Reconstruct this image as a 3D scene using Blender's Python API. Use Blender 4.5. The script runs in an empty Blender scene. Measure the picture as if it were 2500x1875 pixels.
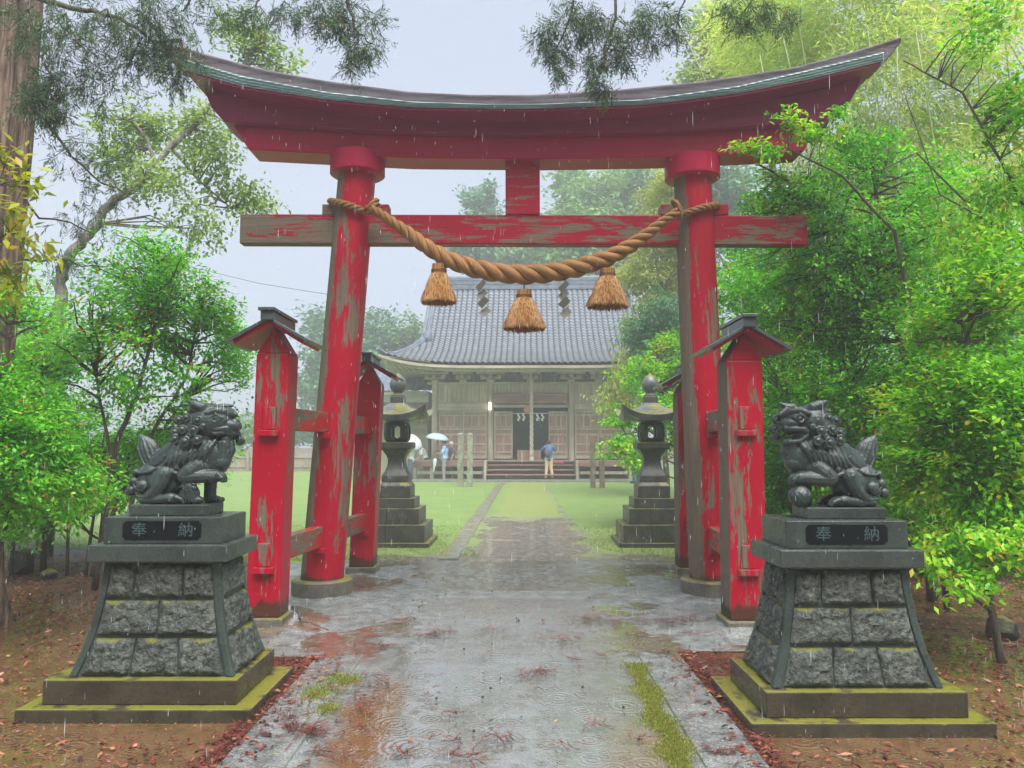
import bpy, bmesh, math, random
import numpy as np
from mathutils import Vector, Matrix, Quaternion
from math import sin, cos, pi, radians, sqrt, atan2
random.seed(7); np.random.seed(7); RS = np.random.RandomState
sc = bpy.context.scene; COL = sc.collection

# ---------------------------------------------------------------- camera
F, HOR, CX, CY, EYE = 1878.0, 1087.0, 1250.0, 937.5, 1.5
TH = math.atan((HOR - CY) / F)
cd = bpy.data.cameras.new("camera"); cam = bpy.data.objects.new("camera", cd); COL.objects.link(cam)
cam.location = (0, 0, EYE); cam.rotation_euler = (pi / 2 + TH, 0, 0)
cd.sensor_width = 36; cd.lens = 36 * F / 2500; cd.clip_start = .05; cd.clip_end = 900
sc.camera = cam
# ---------------------------------------------------------------- sky, sun, exposure
SUN_EL, SUN_ROT = radians(66), radians(158)
w = bpy.data.worlds.new("World"); sc.world = w; w.use_nodes = True
wn = w.node_tree; wn.nodes.clear()
sky = wn.nodes.new('ShaderNodeTexSky'); sky.sky_type = 'NISHITA'; sky.sun_disc = False
sky.sun_elevation = SUN_EL; sky.sun_rotation = SUN_ROT; sky.air_density = 1.0; sky.dust_density = 4; sky.ozone_density = 1
mixw = wn.nodes.new('ShaderNodeMix'); mixw.data_type = 'RGBA'; mixw.inputs[0].default_value = .88
mixw.inputs[7].default_value = (1.22, 1.34, 1.62, 1)      # the flat rain cloud over the thin clear-sky part
bgn = wn.nodes.new('ShaderNodeBackground'); bgn.inputs['Strength'].default_value = .1
won = wn.nodes.new('ShaderNodeOutputWorld')
wn.links.new(sky.outputs[0], mixw.inputs[6]); wn.links.new(mixw.outputs[2], bgn.inputs['Color']); wn.links.new(bgn.outputs[0], won.inputs['Surface'])
sl = bpy.data.lights.new("sun", 'SUN'); sl.energy = 1.5; sl.angle = radians(50); sl.color = (1, .97, .92)
so = bpy.data.objects.new("sun", sl); COL.objects.link(so)
so.rotation_euler = (pi / 2 - SUN_EL, 0, pi - SUN_ROT)   # light comes from high above, a little behind the camera
so.location = (0, 10, 20)
vs = sc.view_settings; vs.view_transform = 'Standard'; vs.look = 'None'; vs.gamma = 1; vs.use_curve_mapping = False
vs.exposure = 2.25
sc.cycles.max_bounces = 8; sc.cycles.diffuse_bounces = 6; sc.cycles.glossy_bounces = 3; sc.cycles.transmission_bounces = 4
sc.cycles.volume_bounces = 1; sc.cycles.use_denoising = True; sc.cycles.sample_clamp_indirect = 6

# ---------------------------------------------------------------- helpers
def U(px, py, Y):
    """the point Y metres in front of the camera that the photograph shows at (px, py)"""
    x = (px - CX) / F; y = (CY - py) / F
    dy = cos(TH) - y * sin(TH); dz = sin(TH) + y * cos(TH)
    t = Y / dy
    return (x * t, Y, EYE + dz * t)
def G(px, py, z=0.0):
    x = (px - CX) / F; y = (CY - py) / F
    dy = cos(TH) - y * sin(TH); dz = sin(TH) + y * cos(TH)
    t = (z - EYE) / dz
    return (x * t, dy * t, z)
def interp(pts, x):
    return float(np.interp(x, [p[0] for p in pts], [p[1] for p in pts]))
ORG = {}
def tag(o, label=None, cat=None, group=None, kind=None):
    if label: o['label'] = label
    if cat: o['category'] = cat
    if group: o['group'] = group
    if kind: o['kind'] = kind
    return o
def empty(name, loc, label, cat, group=None):
    o = bpy.data.objects.new(name, None); COL.objects.link(o); o.location = loc; o.empty_display_size = .2
    ORG[o.name] = Vector(loc); return tag(o, label, cat, group)
def copy_tree(o, loc, label=None, rz=None, parent=None):
    c = o.copy(); COL.objects.link(c)
    if parent is None:
        c.location = loc
        if rz is not None: c.rotation_euler.z = rz
        if label: c['label'] = label
    else: c.parent = parent
    for ch in [k for k in bpy.data.objects if k.parent == o]: copy_tree(ch, None, parent=c)
    return c

class M:
    """collects shapes, then links them as ONE mesh object"""
    def __init__(s): s.v = []; s.f = []; s.m = []; s.uv = {}
    def add(s, vs_, fs, mi=0):
        b = len(s.v); s.v += [tuple(p) for p in vs_]; s.f += [tuple(i + b for i in q) for q in fs]; s.m += [mi] * len(fs); return s
    def box(s, x0, x1, y0, y1, z0, z1, mi=0, rot=None, taper=0):
        v = [(x0, y0, z0), (x1, y0, z0), (x1, y1, z0), (x0, y1, z0), (x0 + taper, y0 + taper, z1), (x1 - taper, y0 + taper, z1), (x1 - taper, y1 - taper, z1), (x0 + taper, y1 - taper, z1)]
        if rot is not None: v = [tuple(rot @ Vector(p)) for p in v]
        return s.add(v, [(0, 3, 2, 1), (4, 5, 6, 7), (0, 1, 5, 4), (1, 2, 6, 5), (2, 3, 7, 6), (3, 0, 4, 7)], mi)
    def hexa(s, v, mi=0):
        return s.add(v, [(0, 3, 2, 1), (4, 5, 6, 7), (0, 1, 5, 4), (1, 2, 6, 5), (2, 3, 7, 6), (3, 0, 4, 7)], mi)
    def loft(s, rings, mi=0, caps=True, closed=True):
        n = len(rings[0]); v = [p for r in rings for p in r]; f = []
        for i in range(len(rings) - 1):
            for j in range(n if closed else n - 1):
                k = (j + 1) % n; f.append((i * n + j, i * n + k, (i + 1) * n + k, (i + 1) * n + j))
        if caps: f.append(tuple(range(n))[::-1]); f.append(tuple((len(rings) - 1) * n + j for j in range(n)))
        return s.add(v, f, mi)
    def tube(s, pts, rad, n=8, mi=0, caps=True, uvs=False):
        pts = [Vector(p) for p in pts]
        if not hasattr(rad, '__len__'): rad = [rad] * len(pts)
        rings = []; up = None
        for i, p in enumerate(pts):
            t = (pts[min(i + 1, len(pts) - 1)] - pts[max(i - 1, 0)]).normalized()
            if up is None:
                a = Vector((0, 0, 1)) if abs(t.z) < .9 else Vector((1, 0, 0)); up = a - t * a.dot(t)
            else: up = up - t * up.dot(t)
            up.normalize(); sd = t.cross(up)
            rings.append([tuple(p + (up * cos(2 * pi * j / n) + sd * sin(2 * pi * j / n)) * rad[i]) for j in range(n)])
        return s.loft(rings, mi, caps)
    def lathe(s, prof, c=(0, 0, 0), n=24, mi=0, rot=0, sq=None):
        rings = []
        for r, z in prof:
            rings.append([(c[0] + r * cos(rot + 2 * pi * j / n), c[1] + r * sin(rot + 2 * pi * j / n), c[2] + z) for j in range(n)])
        return s.loft(rings, mi, True)
    def build(s, name, mats, parent=None, smooth=False, bevel=0, seg=2):
        me = bpy.data.meshes.new(name)
        off = ORG.get(parent.name, Vector((0, 0, 0))) if parent else Vector((0, 0, 0))
        me.from_pydata([(a - off.x, b - off.y, c - off.z) for a, b, c in s.v], [], s.f)
        if not isinstance(mats, (list, tuple)): mats = [mats]
        for m in mats: me.materials.append(m)
        if len(mats) > 1: me.polygons.foreach_set('material_index', s.m)
        o = bpy.data.objects.new(name, me); COL.objects.link(o)
        if parent: o.parent = parent
        ORG[o.name] = off.copy()
        bm = bmesh.new(); bm.from_mesh(me); bmesh.ops.recalc_face_normals(bm, faces=bm.faces); bm.to_mesh(me); bm.free()
        if smooth:
            me.polygons.foreach_set('use_smooth', [True] * len(me.polygons))
            if smooth == 'auto':
                try: me.set_sharp_from_angle(angle=radians(38))
                except Exception: pass
        if bevel:
            b = o.modifiers.new('bevel', 'BEVEL'); b.width = bevel; b.segments = seg; b.limit_method = 'ANGLE'; b.angle_limit = radians(35)
        return o

def np_mesh(name, V, Q, mats, parent=None, attr=None, smooth=False, mi=None):
    """V (n,3) float, Q (m,4) int quads, attr = per-vertex float 'rnd'"""
    me = bpy.data.meshes.new(name); V = np.asarray(V, np.float32); Q = np.asarray(Q, np.int32); k = Q.shape[1]
    if parent:
        V = V - np.array(ORG[parent.name], np.float32)
    me.vertices.add(len(V)); me.vertices.foreach_set('co', V.ravel())
    me.loops.add(Q.size); me.loops.foreach_set('vertex_index', Q.ravel())
    me.polygons.add(len(Q)); me.polygons.foreach_set('loop_start', np.arange(0, Q.size, k, dtype=np.int32))
    me.polygons.foreach_set('loop_total', np.full(len(Q), k, np.int32))
    if smooth: me.polygons.foreach_set('use_smooth', np.ones(len(Q), bool))
    if not isinstance(mats, (list, tuple)): mats = [mats]
    for m in mats: me.materials.append(m)
    if mi is not None: me.polygons.foreach_set('material_index', np.asarray(mi, np.int32))
    me.update(calc_edges=True)
    if attr is not None:
        a = me.attributes.new('rnd', 'FLOAT', 'POINT'); a.data.foreach_set('value', np.asarray(attr, np.float32))
    o = bpy.data.objects.new(name, me); COL.objects.link(o)
    if parent: o.parent = parent; ORG[o.name] = ORG[parent.name].copy()
    else: ORG[o.name] = Vector((0, 0, 0))
    return o

# ---------------------------------------------------------------- material helpers
class NT:
    def __init__(s, name, rough=.6, spec=.5, coat=0):
        s.m = bpy.data.materials.new(name); s.m.use_nodes = True; s.t = s.m.node_tree; s.b = s.t.nodes['Principled BSDF']
        s.out = s.t.nodes['Material Output']
        s.b.inputs['Roughness'].default_value = rough; s.b.inputs['Specular IOR Level'].default_value = spec
        if coat: s.b.inputs['Coat Weight'].default_value = coat; s.b.inputs['Coat Roughness'].default_value = .12
        s.geo = s.t.nodes.new('ShaderNodeNewGeometry'); s.tc = s.t.nodes.new('ShaderNodeTexCoord')
        s.pos = s.geo.outputs['Position']; s.obj = s.tc.outputs['Object']
    def n(s, typ, **kw):
        nd = s.t.nodes.new('ShaderNode' + typ)
        for k, v in kw.items(): setattr(nd, k, v)
        return nd
    def l(s, a, b): s.t.links.new(a, b)
    def set(s, inp, v):
        if isinstance(v, bpy.types.NodeSocket): s.l(v, inp)
        elif isinstance(v, (tuple, list)) and inp.type == 'RGBA' and len(v) == 3: inp.default_value = (*v, 1)
        else: inp.default_value = v
    def scale(s, vec, sc3):
        m = s.n('Mapping'); s.l(vec, m.inputs[0]); m.inputs['Scale'].default_value = sc3; return m.outputs[0]
    def noise(s, vec, scale, detail=4, rough=.55, dist=0, sc3=None):
        if sc3: vec = s.scale(vec, sc3)
        nd = s.n('TexNoise'); s.l(vec, nd.inputs['Vector']); nd.inputs['Scale'].default_value = scale
        nd.inputs['Detail'].default_value = detail; nd.inputs['Roughness'].default_value = rough; nd.inputs['Distortion'].default_value = dist
        return nd.outputs[0]
    def vor(s, vec, scale, feat='F1', out=0, dims='3D', sc3=None):
        if sc3: vec = s.scale(vec, sc3)
        nd = s.n('TexVoronoi', feature=feat, voronoi_dimensions=dims); s.l(vec, nd.inputs['Vector']); nd.inputs['Scale'].default_value = scale
        return nd.outputs[out]
    def math(s, op, a, b=None, c=None, clamp=False):
        nd = s.n('Math', operation=op, use_clamp=clamp)
        for i, v in enumerate((a, b, c)):
            if v is not None: s.set(nd.inputs[i], v)
        return nd.outputs[0]
    def ramp(s, fac, a, b, lo=0.0, hi=1.0, smooth=True):
        nd = s.n('MapRange', interpolation_type='SMOOTHSTEP' if smooth else 'LINEAR'); s.set(nd.inputs[0], fac)
        for i, v in enumerate((a, b, lo, hi)): nd.inputs[i + 1].default_value = v
        return nd.outputs[0]
    def mix(s, fac, a, b, mode='MIX'):
        nd = s.n('Mix', data_type='RGBA', blend_type=mode); s.set(nd.inputs[0], fac); s.set(nd.inputs[6], a); s.set(nd.inputs[7], b); return nd.outputs[2]
    def sep(s, vec):
        nd = s.n('SeparateXYZ'); s.l(vec, nd.inputs[0]); return nd.outputs
    def attr(s, name='rnd'):
        nd = s.n('Attribute', attribute_name=name); return nd.outputs['Fac']
    def bump(s, h, strength=.5, dist=.02, normal=None):
        nd = s.n('Bump'); s.set(nd.inputs['Height'], h); nd.inputs['Strength'].default_value = strength; nd.inputs['Distance'].default_value = dist
        if normal: s.l(normal, nd.inputs['Normal'])
        return nd.outputs[0]
    def fin(s, col, rough=None, nrm=None):
        s.set(s.b.inputs['Base Color'], col)
        if rough is not None: s.set(s.b.inputs['Roughness'], rough)
        if nrm is not None: s.l(nrm, s.b.inputs['Normal'])
        return s.m

def mat_plain(name, col, rough=.6, var=.15, scale=30):
    k = NT(name, rough); n = k.noise(k.obj, scale, 3)
    return k.fin(k.mix(n, tuple(c * (1 - var) for c in col), tuple(min(1, c * (1 + var)) for c in col)), None, k.bump(n, .15, .01))

def mat_red(name, axis='z', thr=.56, flank=True, base=(.42, .003, .024)):
    k = NT(name, .45, .2)
    st = {'z': (1, 1, .22), 'x': (.2, 1, 1), 'y': (1, .22, 1)}[axis]
    st2 = {'z': (1, 1, .035), 'x': (.03, 1, 1), 'y': (1, .03, 1)}[axis]
    big = k.noise(k.pos, 5.6, 9, .72, .35, st); fine = k.noise(k.pos, 28, 5, .6, .3, st2)
    v = k.math('ADD', big, k.math('MULTIPLY', k.math('ADD', fine, k.noise(k.pos, 90, 4, .7, 0, st2)), .24))
    if flank:
        nx = k.sep(k.geo.outputs['Normal'])[0]
        v = k.math('ADD', v, k.ramp(nx, -.35, -.85, 0, .34))
    if name.endswith('beam'): v = k.math('ADD', v, k.ramp(k.sep(k.pos)[0], -1.2, -2.0, 0, .09))
    bare = k.ramp(v, thr + .205, thr + .225)
    grain = k.noise(k.pos, 60, 6, .65, .2, st2)
    wood = k.mix(grain, (.07, .045, .03), (.27, .21, .155))
    tone = k.noise(k.pos, 1.1, 3); red = k.mix(tone, tuple(c * .72 for c in base), tuple(c * 1.2 for c in base))
    red = k.mix(k.ramp(fine, .55, .8, 0, .5), red, (.22, .015, .02))
    col = k.mix(bare, red, wood)
    z = k.sep(k.pos)[2]                                       # dark mould and rot close to the footing
    wet = k.math('ADD', k.ramp(z, .46, .03), k.math('MULTIPLY', k.noise(k.pos, 7, 7, .7, .3, st), 1.35))
    col = k.mix(k.ramp(wet, 1.25, 1.45, 0, .88), col, (.045, .035, .02))
    h = k.math('SUBTRACT', k.math('MULTIPLY', grain, k.ramp(bare, 0, 1, .25, 1)), k.math('MULTIPLY', bare, .5))
    return k.fin(col, k.ramp(bare, 0, 1, .36, .7), k.bump(h, .55, .012))

def mat_stone(name, a, b, rough=.5, moss=.0, spk=260, bmp=.3, rock=0):
    k = NT(name, rough, .5)
    sp = k.noise(k.obj, spk, 2, .7); big = k.noise(k.obj, 5, 5)
    col = k.mix(k.ramp(sp, .35, .65) if not rock else k.ramp(k.noise(k.obj, 38, 6, .7), .36, .64), a, b); col = k.mix(k.ramp(big, .4, .7, 0, .55), col, tuple(c * .5 for c in a))
    z = k.sep(k.geo.outputs['Normal'])[2]
    strk = k.noise(k.obj, 14, 4, .6, 0, (1, 1, .12)); col = k.mix(k.ramp(strk, .55, .7, 0, .4), col, tuple(c * .45 for c in a))
    if name.startswith('carved'): col = k.mix(k.ramp(k.noise(k.obj, 26, 5, .75), .62, .72, 0, .5), col, (.22, .24, .22))
    if moss:
        mn = k.noise(k.obj, 6, 6, .65)
        mm = k.ramp(k.math('ADD', mn, k.ramp(z, .2, .9, -.12, .16)), .62 - moss * .3, .75 - moss * .3)
        col = k.mix(mm, col, k.mix(sp, (.10, .10, .012), (.26, .25, .04)))
    h = k.math('ADD', k.math('MULTIPLY', sp, .25), k.math('MULTIPLY', k.noise(k.obj, 40 if not rock else 22, 6, .65), 1 if not rock else 3))
    return k.fin(col, k.math('MULTIPLY_ADD', k.noise(k.obj, 9, 3), .35, rough - .2), k.bump(h, bmp, .02 if rock else .01))

def mat_leaf(name, dark, mid, light, trans=.45, rough=.3, odd=None, oddp=.03):
    k = NT(name, rough - .06, .34)
    a = k.attr(); lf = k.noise(k.pos, .9, 2)
    col = k.mix(k.ramp(a, 0, .55), dark, mid); col = k.mix(k.ramp(k.math('ADD', a, k.math('MULTIPLY_ADD', lf, .5, -.25)), .45, 1), col, light)
    if odd: col = k.mix(k.math('GREATER_THAN', a, 1 - oddp), col, odd)
    k.set(k.b.inputs['Base Color'], col)
    tr = k.n('BsdfTranslucent'); k.l(k.mix(.5, col, k.mix(1, col, (1.0, 1.0, .45), 'MULTIPLY')), tr.inputs['Color'])
    mx = k.n('MixShader'); mx.inputs[0].default_value = trans; k.l(k.b.outputs[0], mx.inputs[1]); k.l(tr.outputs[0], mx.inputs[2])
    k.l(mx.outputs[0], k.out.inputs['Surface'])
    return k.m
def mat_bark(name, a, b, vscale=30):
    k = NT(name, .75); n = k.noise(k.pos, vscale, 6, .65, .5, (1, 1, .08)); n2 = k.noise(k.pos, 6, 4)
    col = k.mix(k.ramp(n, .35, .65), a, b); col = k.mix(k.ramp(n2, .55, .75, 0, .35), col, (.10, .12, .06))
    return k.fin(col, None, k.bump(n, .9, .03))

def mat_wood(name, a, b, axis=(1, 1, .06), sc_=22):
    k = NT(name, .65); n = k.noise(k.obj, sc_, 5, .65, .3, axis); n2 = k.noise(k.obj, 1.3, 3)
    col = k.mix(k.ramp(n, .3, .7), a, b); col = k.mix(k.ramp(n2, .4, .75, 0, .4), col, tuple(c * .55 for c in a))
    return k.fin(col, None, k.bump(n, .4, .01))

MAT = {}
MAT['red'] = mat_red('peeling_red_paint_upright', 'z', .60)
MAT['redpost'] = mat_red('peeling_red_paint_post', 'z', .59)
MAT['redx'] = mat_red('peeling_red_paint_beam', 'x', .545, False, (.34, .003, .024))
MAT['redtop_shaded'] = mat_red('eave_shaded_red_lintel', 'x', .76, False, (.26, .008, .07))  # shade under the eave and bluish haze are put into this red
MAT['redsh'] = mat_red('red_paint_lower_lintel', 'x', .70, False, (.42, .004, .045))
MAT['redy'] = mat_red('peeling_red_paint_rail', 'y', .52, False, (.45, .02, .02))
MAT['ridge'] = mat_wood('weathered_ridge_board', (.11, .07, .085), (.26, .20, .225), (.06, 1, 1))
MAT['rope'] = None
def mat_copper():
    k = NT('green_copper_sheet', .35, .6); z = k.n('TexWave', bands_direction='Z'); k.l(k.pos, z.inputs['Vector']); z.inputs['Scale'].default_value = 18; z.inputs['Distortion'].default_value = .8
    n = k.noise(k.pos, 9, 4); n3 = k.noise(k.pos, 40, 4, .6, 0, (.05, 1, 1))
    return k.fin(k.mix(k.ramp(n3, .35, .7), (.17, .26, .27), (.36, .48, .49)), None, k.bump(k.math('ADD', z.outputs[0], n), .5, .01))
MAT['copper'] = mat_copper()
MAT['granite'] = mat_stone('dark_polished_granite', (.03, .04, .038), (.075, .095, .088), .3, .0)
MAT['granitemoss'] = mat_stone('mossy_dark_granite', (.032, .027, .018), (.085, .072, .05), .3, .30)
MAT['rough'] = mat_stone('rock_faced_granite_blocks', (.025, .034, .029), (.145, .16, .142), .4, .03, 70, .7, 1)
MAT['statue'] = mat_stone('carved_dark_stone', (.02, .032, .032), (.065, .088, .084), .26, .0, 200, .55)
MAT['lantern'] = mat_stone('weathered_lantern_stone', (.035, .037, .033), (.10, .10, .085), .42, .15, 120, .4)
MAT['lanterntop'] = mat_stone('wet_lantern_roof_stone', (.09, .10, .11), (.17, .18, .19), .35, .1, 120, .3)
MAT['footing'] = mat_stone('concrete_footing', (.10, .09, .07), (.20, .18, .15), .5, .2, 90, .5)
def mat_plate():
    k = NT('black_plate', .3, .2); return k.fin((.006, .008, .01))
MAT['plate'] = mat_plate()
MAT['glyph'] = mat_plain('incised_lettering', (.05, .085, .09), .5)
# ---------------------------------------------------------------- ground materials
def rings(k, scale, freq, seed):
    """raindrop rings: concentric waves round scattered cell centres"""
    vec = k.scale(k.pos, (scale, scale, 0)); 
    ad = k.n('VectorMath', operation='ADD'); k.l(vec, ad.inputs[0]); ad.inputs[1].default_value = (seed, seed * .7, 0)
    v = k.n('TexVoronoi', feature='F1', voronoi_dimensions='2D'); k.l(ad.outputs[0], v.inputs['Vector']); v.inputs['Scale'].default_value = 1
    d = v.outputs['Distance']; c = k.sep(v.outputs['Color'])
    amp = k.math('MULTIPLY', k.ramp(c[0], .35, .6), k.ramp(d, .16, .5, 1, 0))
    s = k.math('SINE', k.math('MULTIPLY', k.math('SUBTRACT', d, k.math('MULTIPLY', c[1], .08)), freq))
    return k.math('MULTIPLY', s, amp)
def water_h(k):
    a = rings(k, 2.4, 62, 3.1); b = rings(k, 4.7, 44, 8.7); c = rings(k, 10, 30, 1.3)
    n = k.noise(k.pos, 9, 3, .6, .3, (.6, 1, 1)); n2 = k.noise(k.pos, 42, 2)
    h = k.math('ADD', k.math('MULTIPLY', a, .5), k.math('ADD', k.math('MULTIPLY', b, .6), k.math('MULTIPLY', c, .7)))
    return k.math('ADD', h, k.math('ADD', k.math('MULTIPLY', n, 1.0), k.math('MULTIPLY', n2, .7)))
def mat_path():
    k = NT('wet_concrete_path', .2, .6)
    x, y, z = k.sep(k.pos)
    wob = k.math('MULTIPLY_ADD', k.noise(k.pos, 1.6, 4, .6), .7, -.35)
    ax = k.math('ADD', k.math('ABSOLUTE', k.math('ADD', x, .06)), wob)
    mid = k.ramp(ax, .95, .72)                                             # the sunk middle of the path stands under water
    pn = k.noise(k.pos, .95, 4, .55, .3)
    rim = k.math('MULTIPLY', k.ramp(y, 5.2, 5.7), k.ramp(y, 11.5, 9.2))
    pool = k.math('MULTIPLY', k.ramp(pn, .49, .525), rim)
    lip = k.math('MULTIPLY', k.ramp(k.math('ABSOLUTE', k.math('SUBTRACT', y, k.math('ADD', 7.95, k.math('MULTIPLY', wob, .3)))), .26, .12), .9)
    wet = k.math('MULTIPLY', k.math('MAXIMUM', mid, pool), k.math('SUBTRACT', 1, lip), None, True)
    con = k.noise(k.pos, 7, 6, .65); gr = k.noise(k.pos, 130, 3, .7)
    stone = k.mix(k.ramp(con, .35, .7), (.13, .15, .15), (.33, .355, .35)); gr2 = k.noise(k.pos, 55, 4, .75); stone = k.mix(k.ramp(gr, .4, .65, 0, .65), stone, (.06, .06, .055)); stone = k.mix(k.ramp(gr2, .52, .66, 0, .7), stone, (.42, .45, .46))
    murk = k.mix(k.ramp(k.noise(k.pos, .7, 3), .40, .6), (.12, .098, .068), (.175, .18, .175))
    mudf = k.math('MULTIPLY', pool, k.math('SUBTRACT', 1, k.math('MULTIPLY', mid, .7)))
    bed = k.mix(mudf, murk, (.15, .085, .032)); bed = k.mix(.35, bed, stone)
    rut = k.math('MULTIPLY', k.math('MULTIPLY', k.ramp(k.math('ADD', x, k.math('MULTIPLY', wob, .35)), -.58, -.72), k.ramp(x, -1.0, -.93)), k.ramp(k.math('ADD', y, wob), 5.4, 4.6))
    rut2 = k.math('MULTIPLY', k.ramp(k.math('ADD', x, wob), .35, .6), k.ramp(k.math('ADD', y, wob), 4.6, 3.9))
    bed = k.mix(k.math('MAXIMUM', rut, k.math('MULTIPLY', rut2, .6)), bed, (.17, .10, .045)); bed = k.mix(k.ramp(gr2, .5, .7, 0, .35), bed, (.10, .09, .07))
    col = k.mix(wet, stone, bed)
    mossn = k.math('ADD', k.noise(k.pos, 5, 6, .7), k.math('MULTIPLY', k.noise(k.pos, 24, 4, .7), .25))
    e1 = k.ramp(k.math('ABSOLUTE', k.math('SUBTRACT', k.math('ABSOLUTE', k.math('ADD', x, .06)), 1.08)), .18, .02, 0, .10)
    mossm = k.math('MULTIPLY', k.ramp(k.math('ADD', mossn, e1), .82, .9), k.math('SUBTRACT', 1, wet))
    col = k.mix(mossm, col, k.mix(gr, (.12, .15, .01), (.30, .33, .05)))
    rough = k.math('ADD', k.ramp(wet, 0, 1, .24, .05), k.math('MULTIPLY', mossm, .4))
    hw = k.math('MULTIPLY', water_h(k), .22); hd = k.math('ADD', k.math('MULTIPLY', con, 1.2), k.math('ADD', gr, k.math('MULTIPLY', mossm, 2)))
    mh = k.n('Mix', data_type='FLOAT'); k.l(wet, mh.inputs[0]); k.l(hd, mh.inputs[2]); k.l(hw, mh.inputs[3])
    k.set(k.b.inputs['Specular IOR Level'], k.ramp(wet, 0, 1, .7, 1.0))
    k.set(k.b.inputs['Coat Weight'], k.math('MULTIPLY_ADD', wet, .5, .5)); k.b.inputs['Coat Roughness'].default_value = .04; k.b.inputs['Coat IOR'].default_value = 1.6
    nb = k.bump(mh.outputs[0], .6, .012); k.l(nb, k.b.inputs['Coat Normal'])
    return k.fin(col, rough, nb)
def mat_soil():
    k = NT('wet_brown_soil', .3, .6)
    pn = k.noise(k.pos, .55, 4, .5, .4); x, y, z = k.sep(k.pos)
    near = k.ramp(y, 9, 7.0); pool = k.math('MULTIPLY', k.ramp(pn, .37, .42), near)
    n = k.noise(k.pos, 4, 6, .65); g = k.noise(k.pos, 60, 5, .75)
    soil = k.mix(k.ramp(n, .35, .65), (.05, .028, .015), (.15, .085, .045)); soil = k.mix(k.ramp(g, .45, .7, 0, .6), soil, (.04, .022, .012))
    soil = k.mix(k.ramp(k.noise(k.pos, 1.7, 5, .6), .6, .72, 0, .7), soil, (.10, .11, .02))
    bed = k.mix(k.ramp(n, .3, .7), (.12, .068, .028), (.19, .11, .05))
    col = k.mix(pool, soil, bed)
    hw = k.math('MULTIPLY', water_h(k), .2); hd = k.math('ADD', k.math('MULTIPLY', n, 2.5), g)
    mh = k.n('Mix', data_type='FLOAT'); k.l(pool, mh.inputs[0]); k.l(hd, mh.inputs[2]); k.l(hw, mh.inputs[3])
    k.set(k.b.inputs['Specular IOR Level'], k.ramp(pool, 0, 1, .45, 1.0))
    k.set(k.b.inputs['Coat Weight'], k.math('MULTIPLY', pool, .9)); k.b.inputs['Coat Roughness'].default_value = .04; k.b.inputs['Coat IOR'].default_value = 1.6
    nb = k.bump(mh.outputs[0], .7, .02); k.l(nb, k.b.inputs['Coat Normal'])
    return k.fin(col, k.ramp(pool, 0, 1, .5, .06), nb)
def mat_lawn():
    k = NT('short_lawn', .6, .3)
    x, y, z = k.sep(k.pos); n = k.noise(k.pos, 1.1, 6, .6); f = k.noise(k.pos, 45, 4, .7, 0, (1, .35, 1)); g = k.noise(k.pos, 9, 5, .65)
    col = k.mix(k.ramp(n, .35, .65), (.12, .22, .05), (.165, .27, .065)); col = k.mix(k.ramp(f, .35, .65, 0, .7), col, (.20, .28, .085)); col = k.mix(k.ramp(g, .5, .7, 0, .5), col, (.24, .25, .08))
    ax = k.math('ABSOLUTE', k.math('SUBTRACT', x, k.math('MULTIPLY_ADD', y, .021, 0)))
    wob = k.math('MULTIPLY_ADD', k.noise(k.pos, 1.1, 5, .65), 2.4, -1.2)
    # worn trodden strip between the two kerb lines, drowned near the gate
    worn = k.math('MULTIPLY', k.ramp(k.math('ADD', ax, k.math('MULTIPLY', wob, .5)), 1.0, .65), k.ramp(k.math('ADD', y, k.math('MULTIPLY', wob, 2.2)), 17.5, 14.5))
    edge = k.ramp(k.math('ADD', y, wob), 11.2, 10.4)
    bare = k.math('MAXIMUM', worn, k.math('MULTIPLY', edge, k.ramp(ax, 2.6, 1.9)))
    yel = k.math('MULTIPLY', k.ramp(ax, .9, .5), .38)
    col = k.mix(yel, col, (.30, .28, .09))
    dead = k.math('MULTIPLY', k.ramp(k.noise(k.pos, 12, 5, .7), .53, .6), k.math('MULTIPLY', k.ramp(y, 18, 11, .08, .8), k.ramp(x, .2, 1.0, .4, 1)))
    col = k.mix(dead, col, (.36, .22, .11))
    mud = k.mix(k.ramp(g, .4, .6), (.16, .14, .115), (.25, .24, .215))
    col = k.mix(bare, col, mud)
    water = k.math('MULTIPLY', bare, k.ramp(k.noise(k.pos, 1.9, 5, .6), .34, .42))
    hw = k.math('MULTIPLY', water_h(k), .1); hd = k.math('ADD', k.math('MULTIPLY', f, 1.2), k.math('MULTIPLY', g, .5))
    mh = k.n('Mix', data_type='FLOAT'); k.l(water, mh.inputs[0]); k.l(hd, mh.inputs[2]); k.l(hw, mh.inputs[3])
    k.set(k.b.inputs['Specular IOR Level'], k.ramp(water, 0, 1, .3, 1.0))
    return k.fin(col, k.ramp(water, 0, 1, .65, .05), k.bump(mh.outputs[0], .6, .02))
MAT['path'] = mat_path(); MAT['soil'] = mat_soil(); MAT['lawn'] = mat_lawn()
MAT['kerb'] = mat_stone('wet_kerb_stone', (.15, .16, .16), (.30, .31, .31), .35, .05, 120, .4)

def sheet(name, x0, x1, y0, y1, z, m, nx=1, ny=1, fz=None):
    X, Y = np.meshgrid(np.linspace(x0, x1, nx + 1), np.linspace(y0, y1, ny + 1)); Z = np.full_like(X, z)
    if fz is not None: Z = Z + fz(X, Y)
    V = np.stack([X, Y, Z], -1).reshape(-1, 3); i = np.arange(nx)[None, :] + (nx + 1) * np.arange(ny)[:, None]
    Q = np.stack([i, i + 1, i + nx + 2, i + nx + 1], -1).reshape(-1, 4)
    return tag(np_mesh(name, V, Q, m, smooth=True), kind='structure')
sheet('ground', -220, 220, -20, 420, -.012, MAT['soil'])
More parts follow.
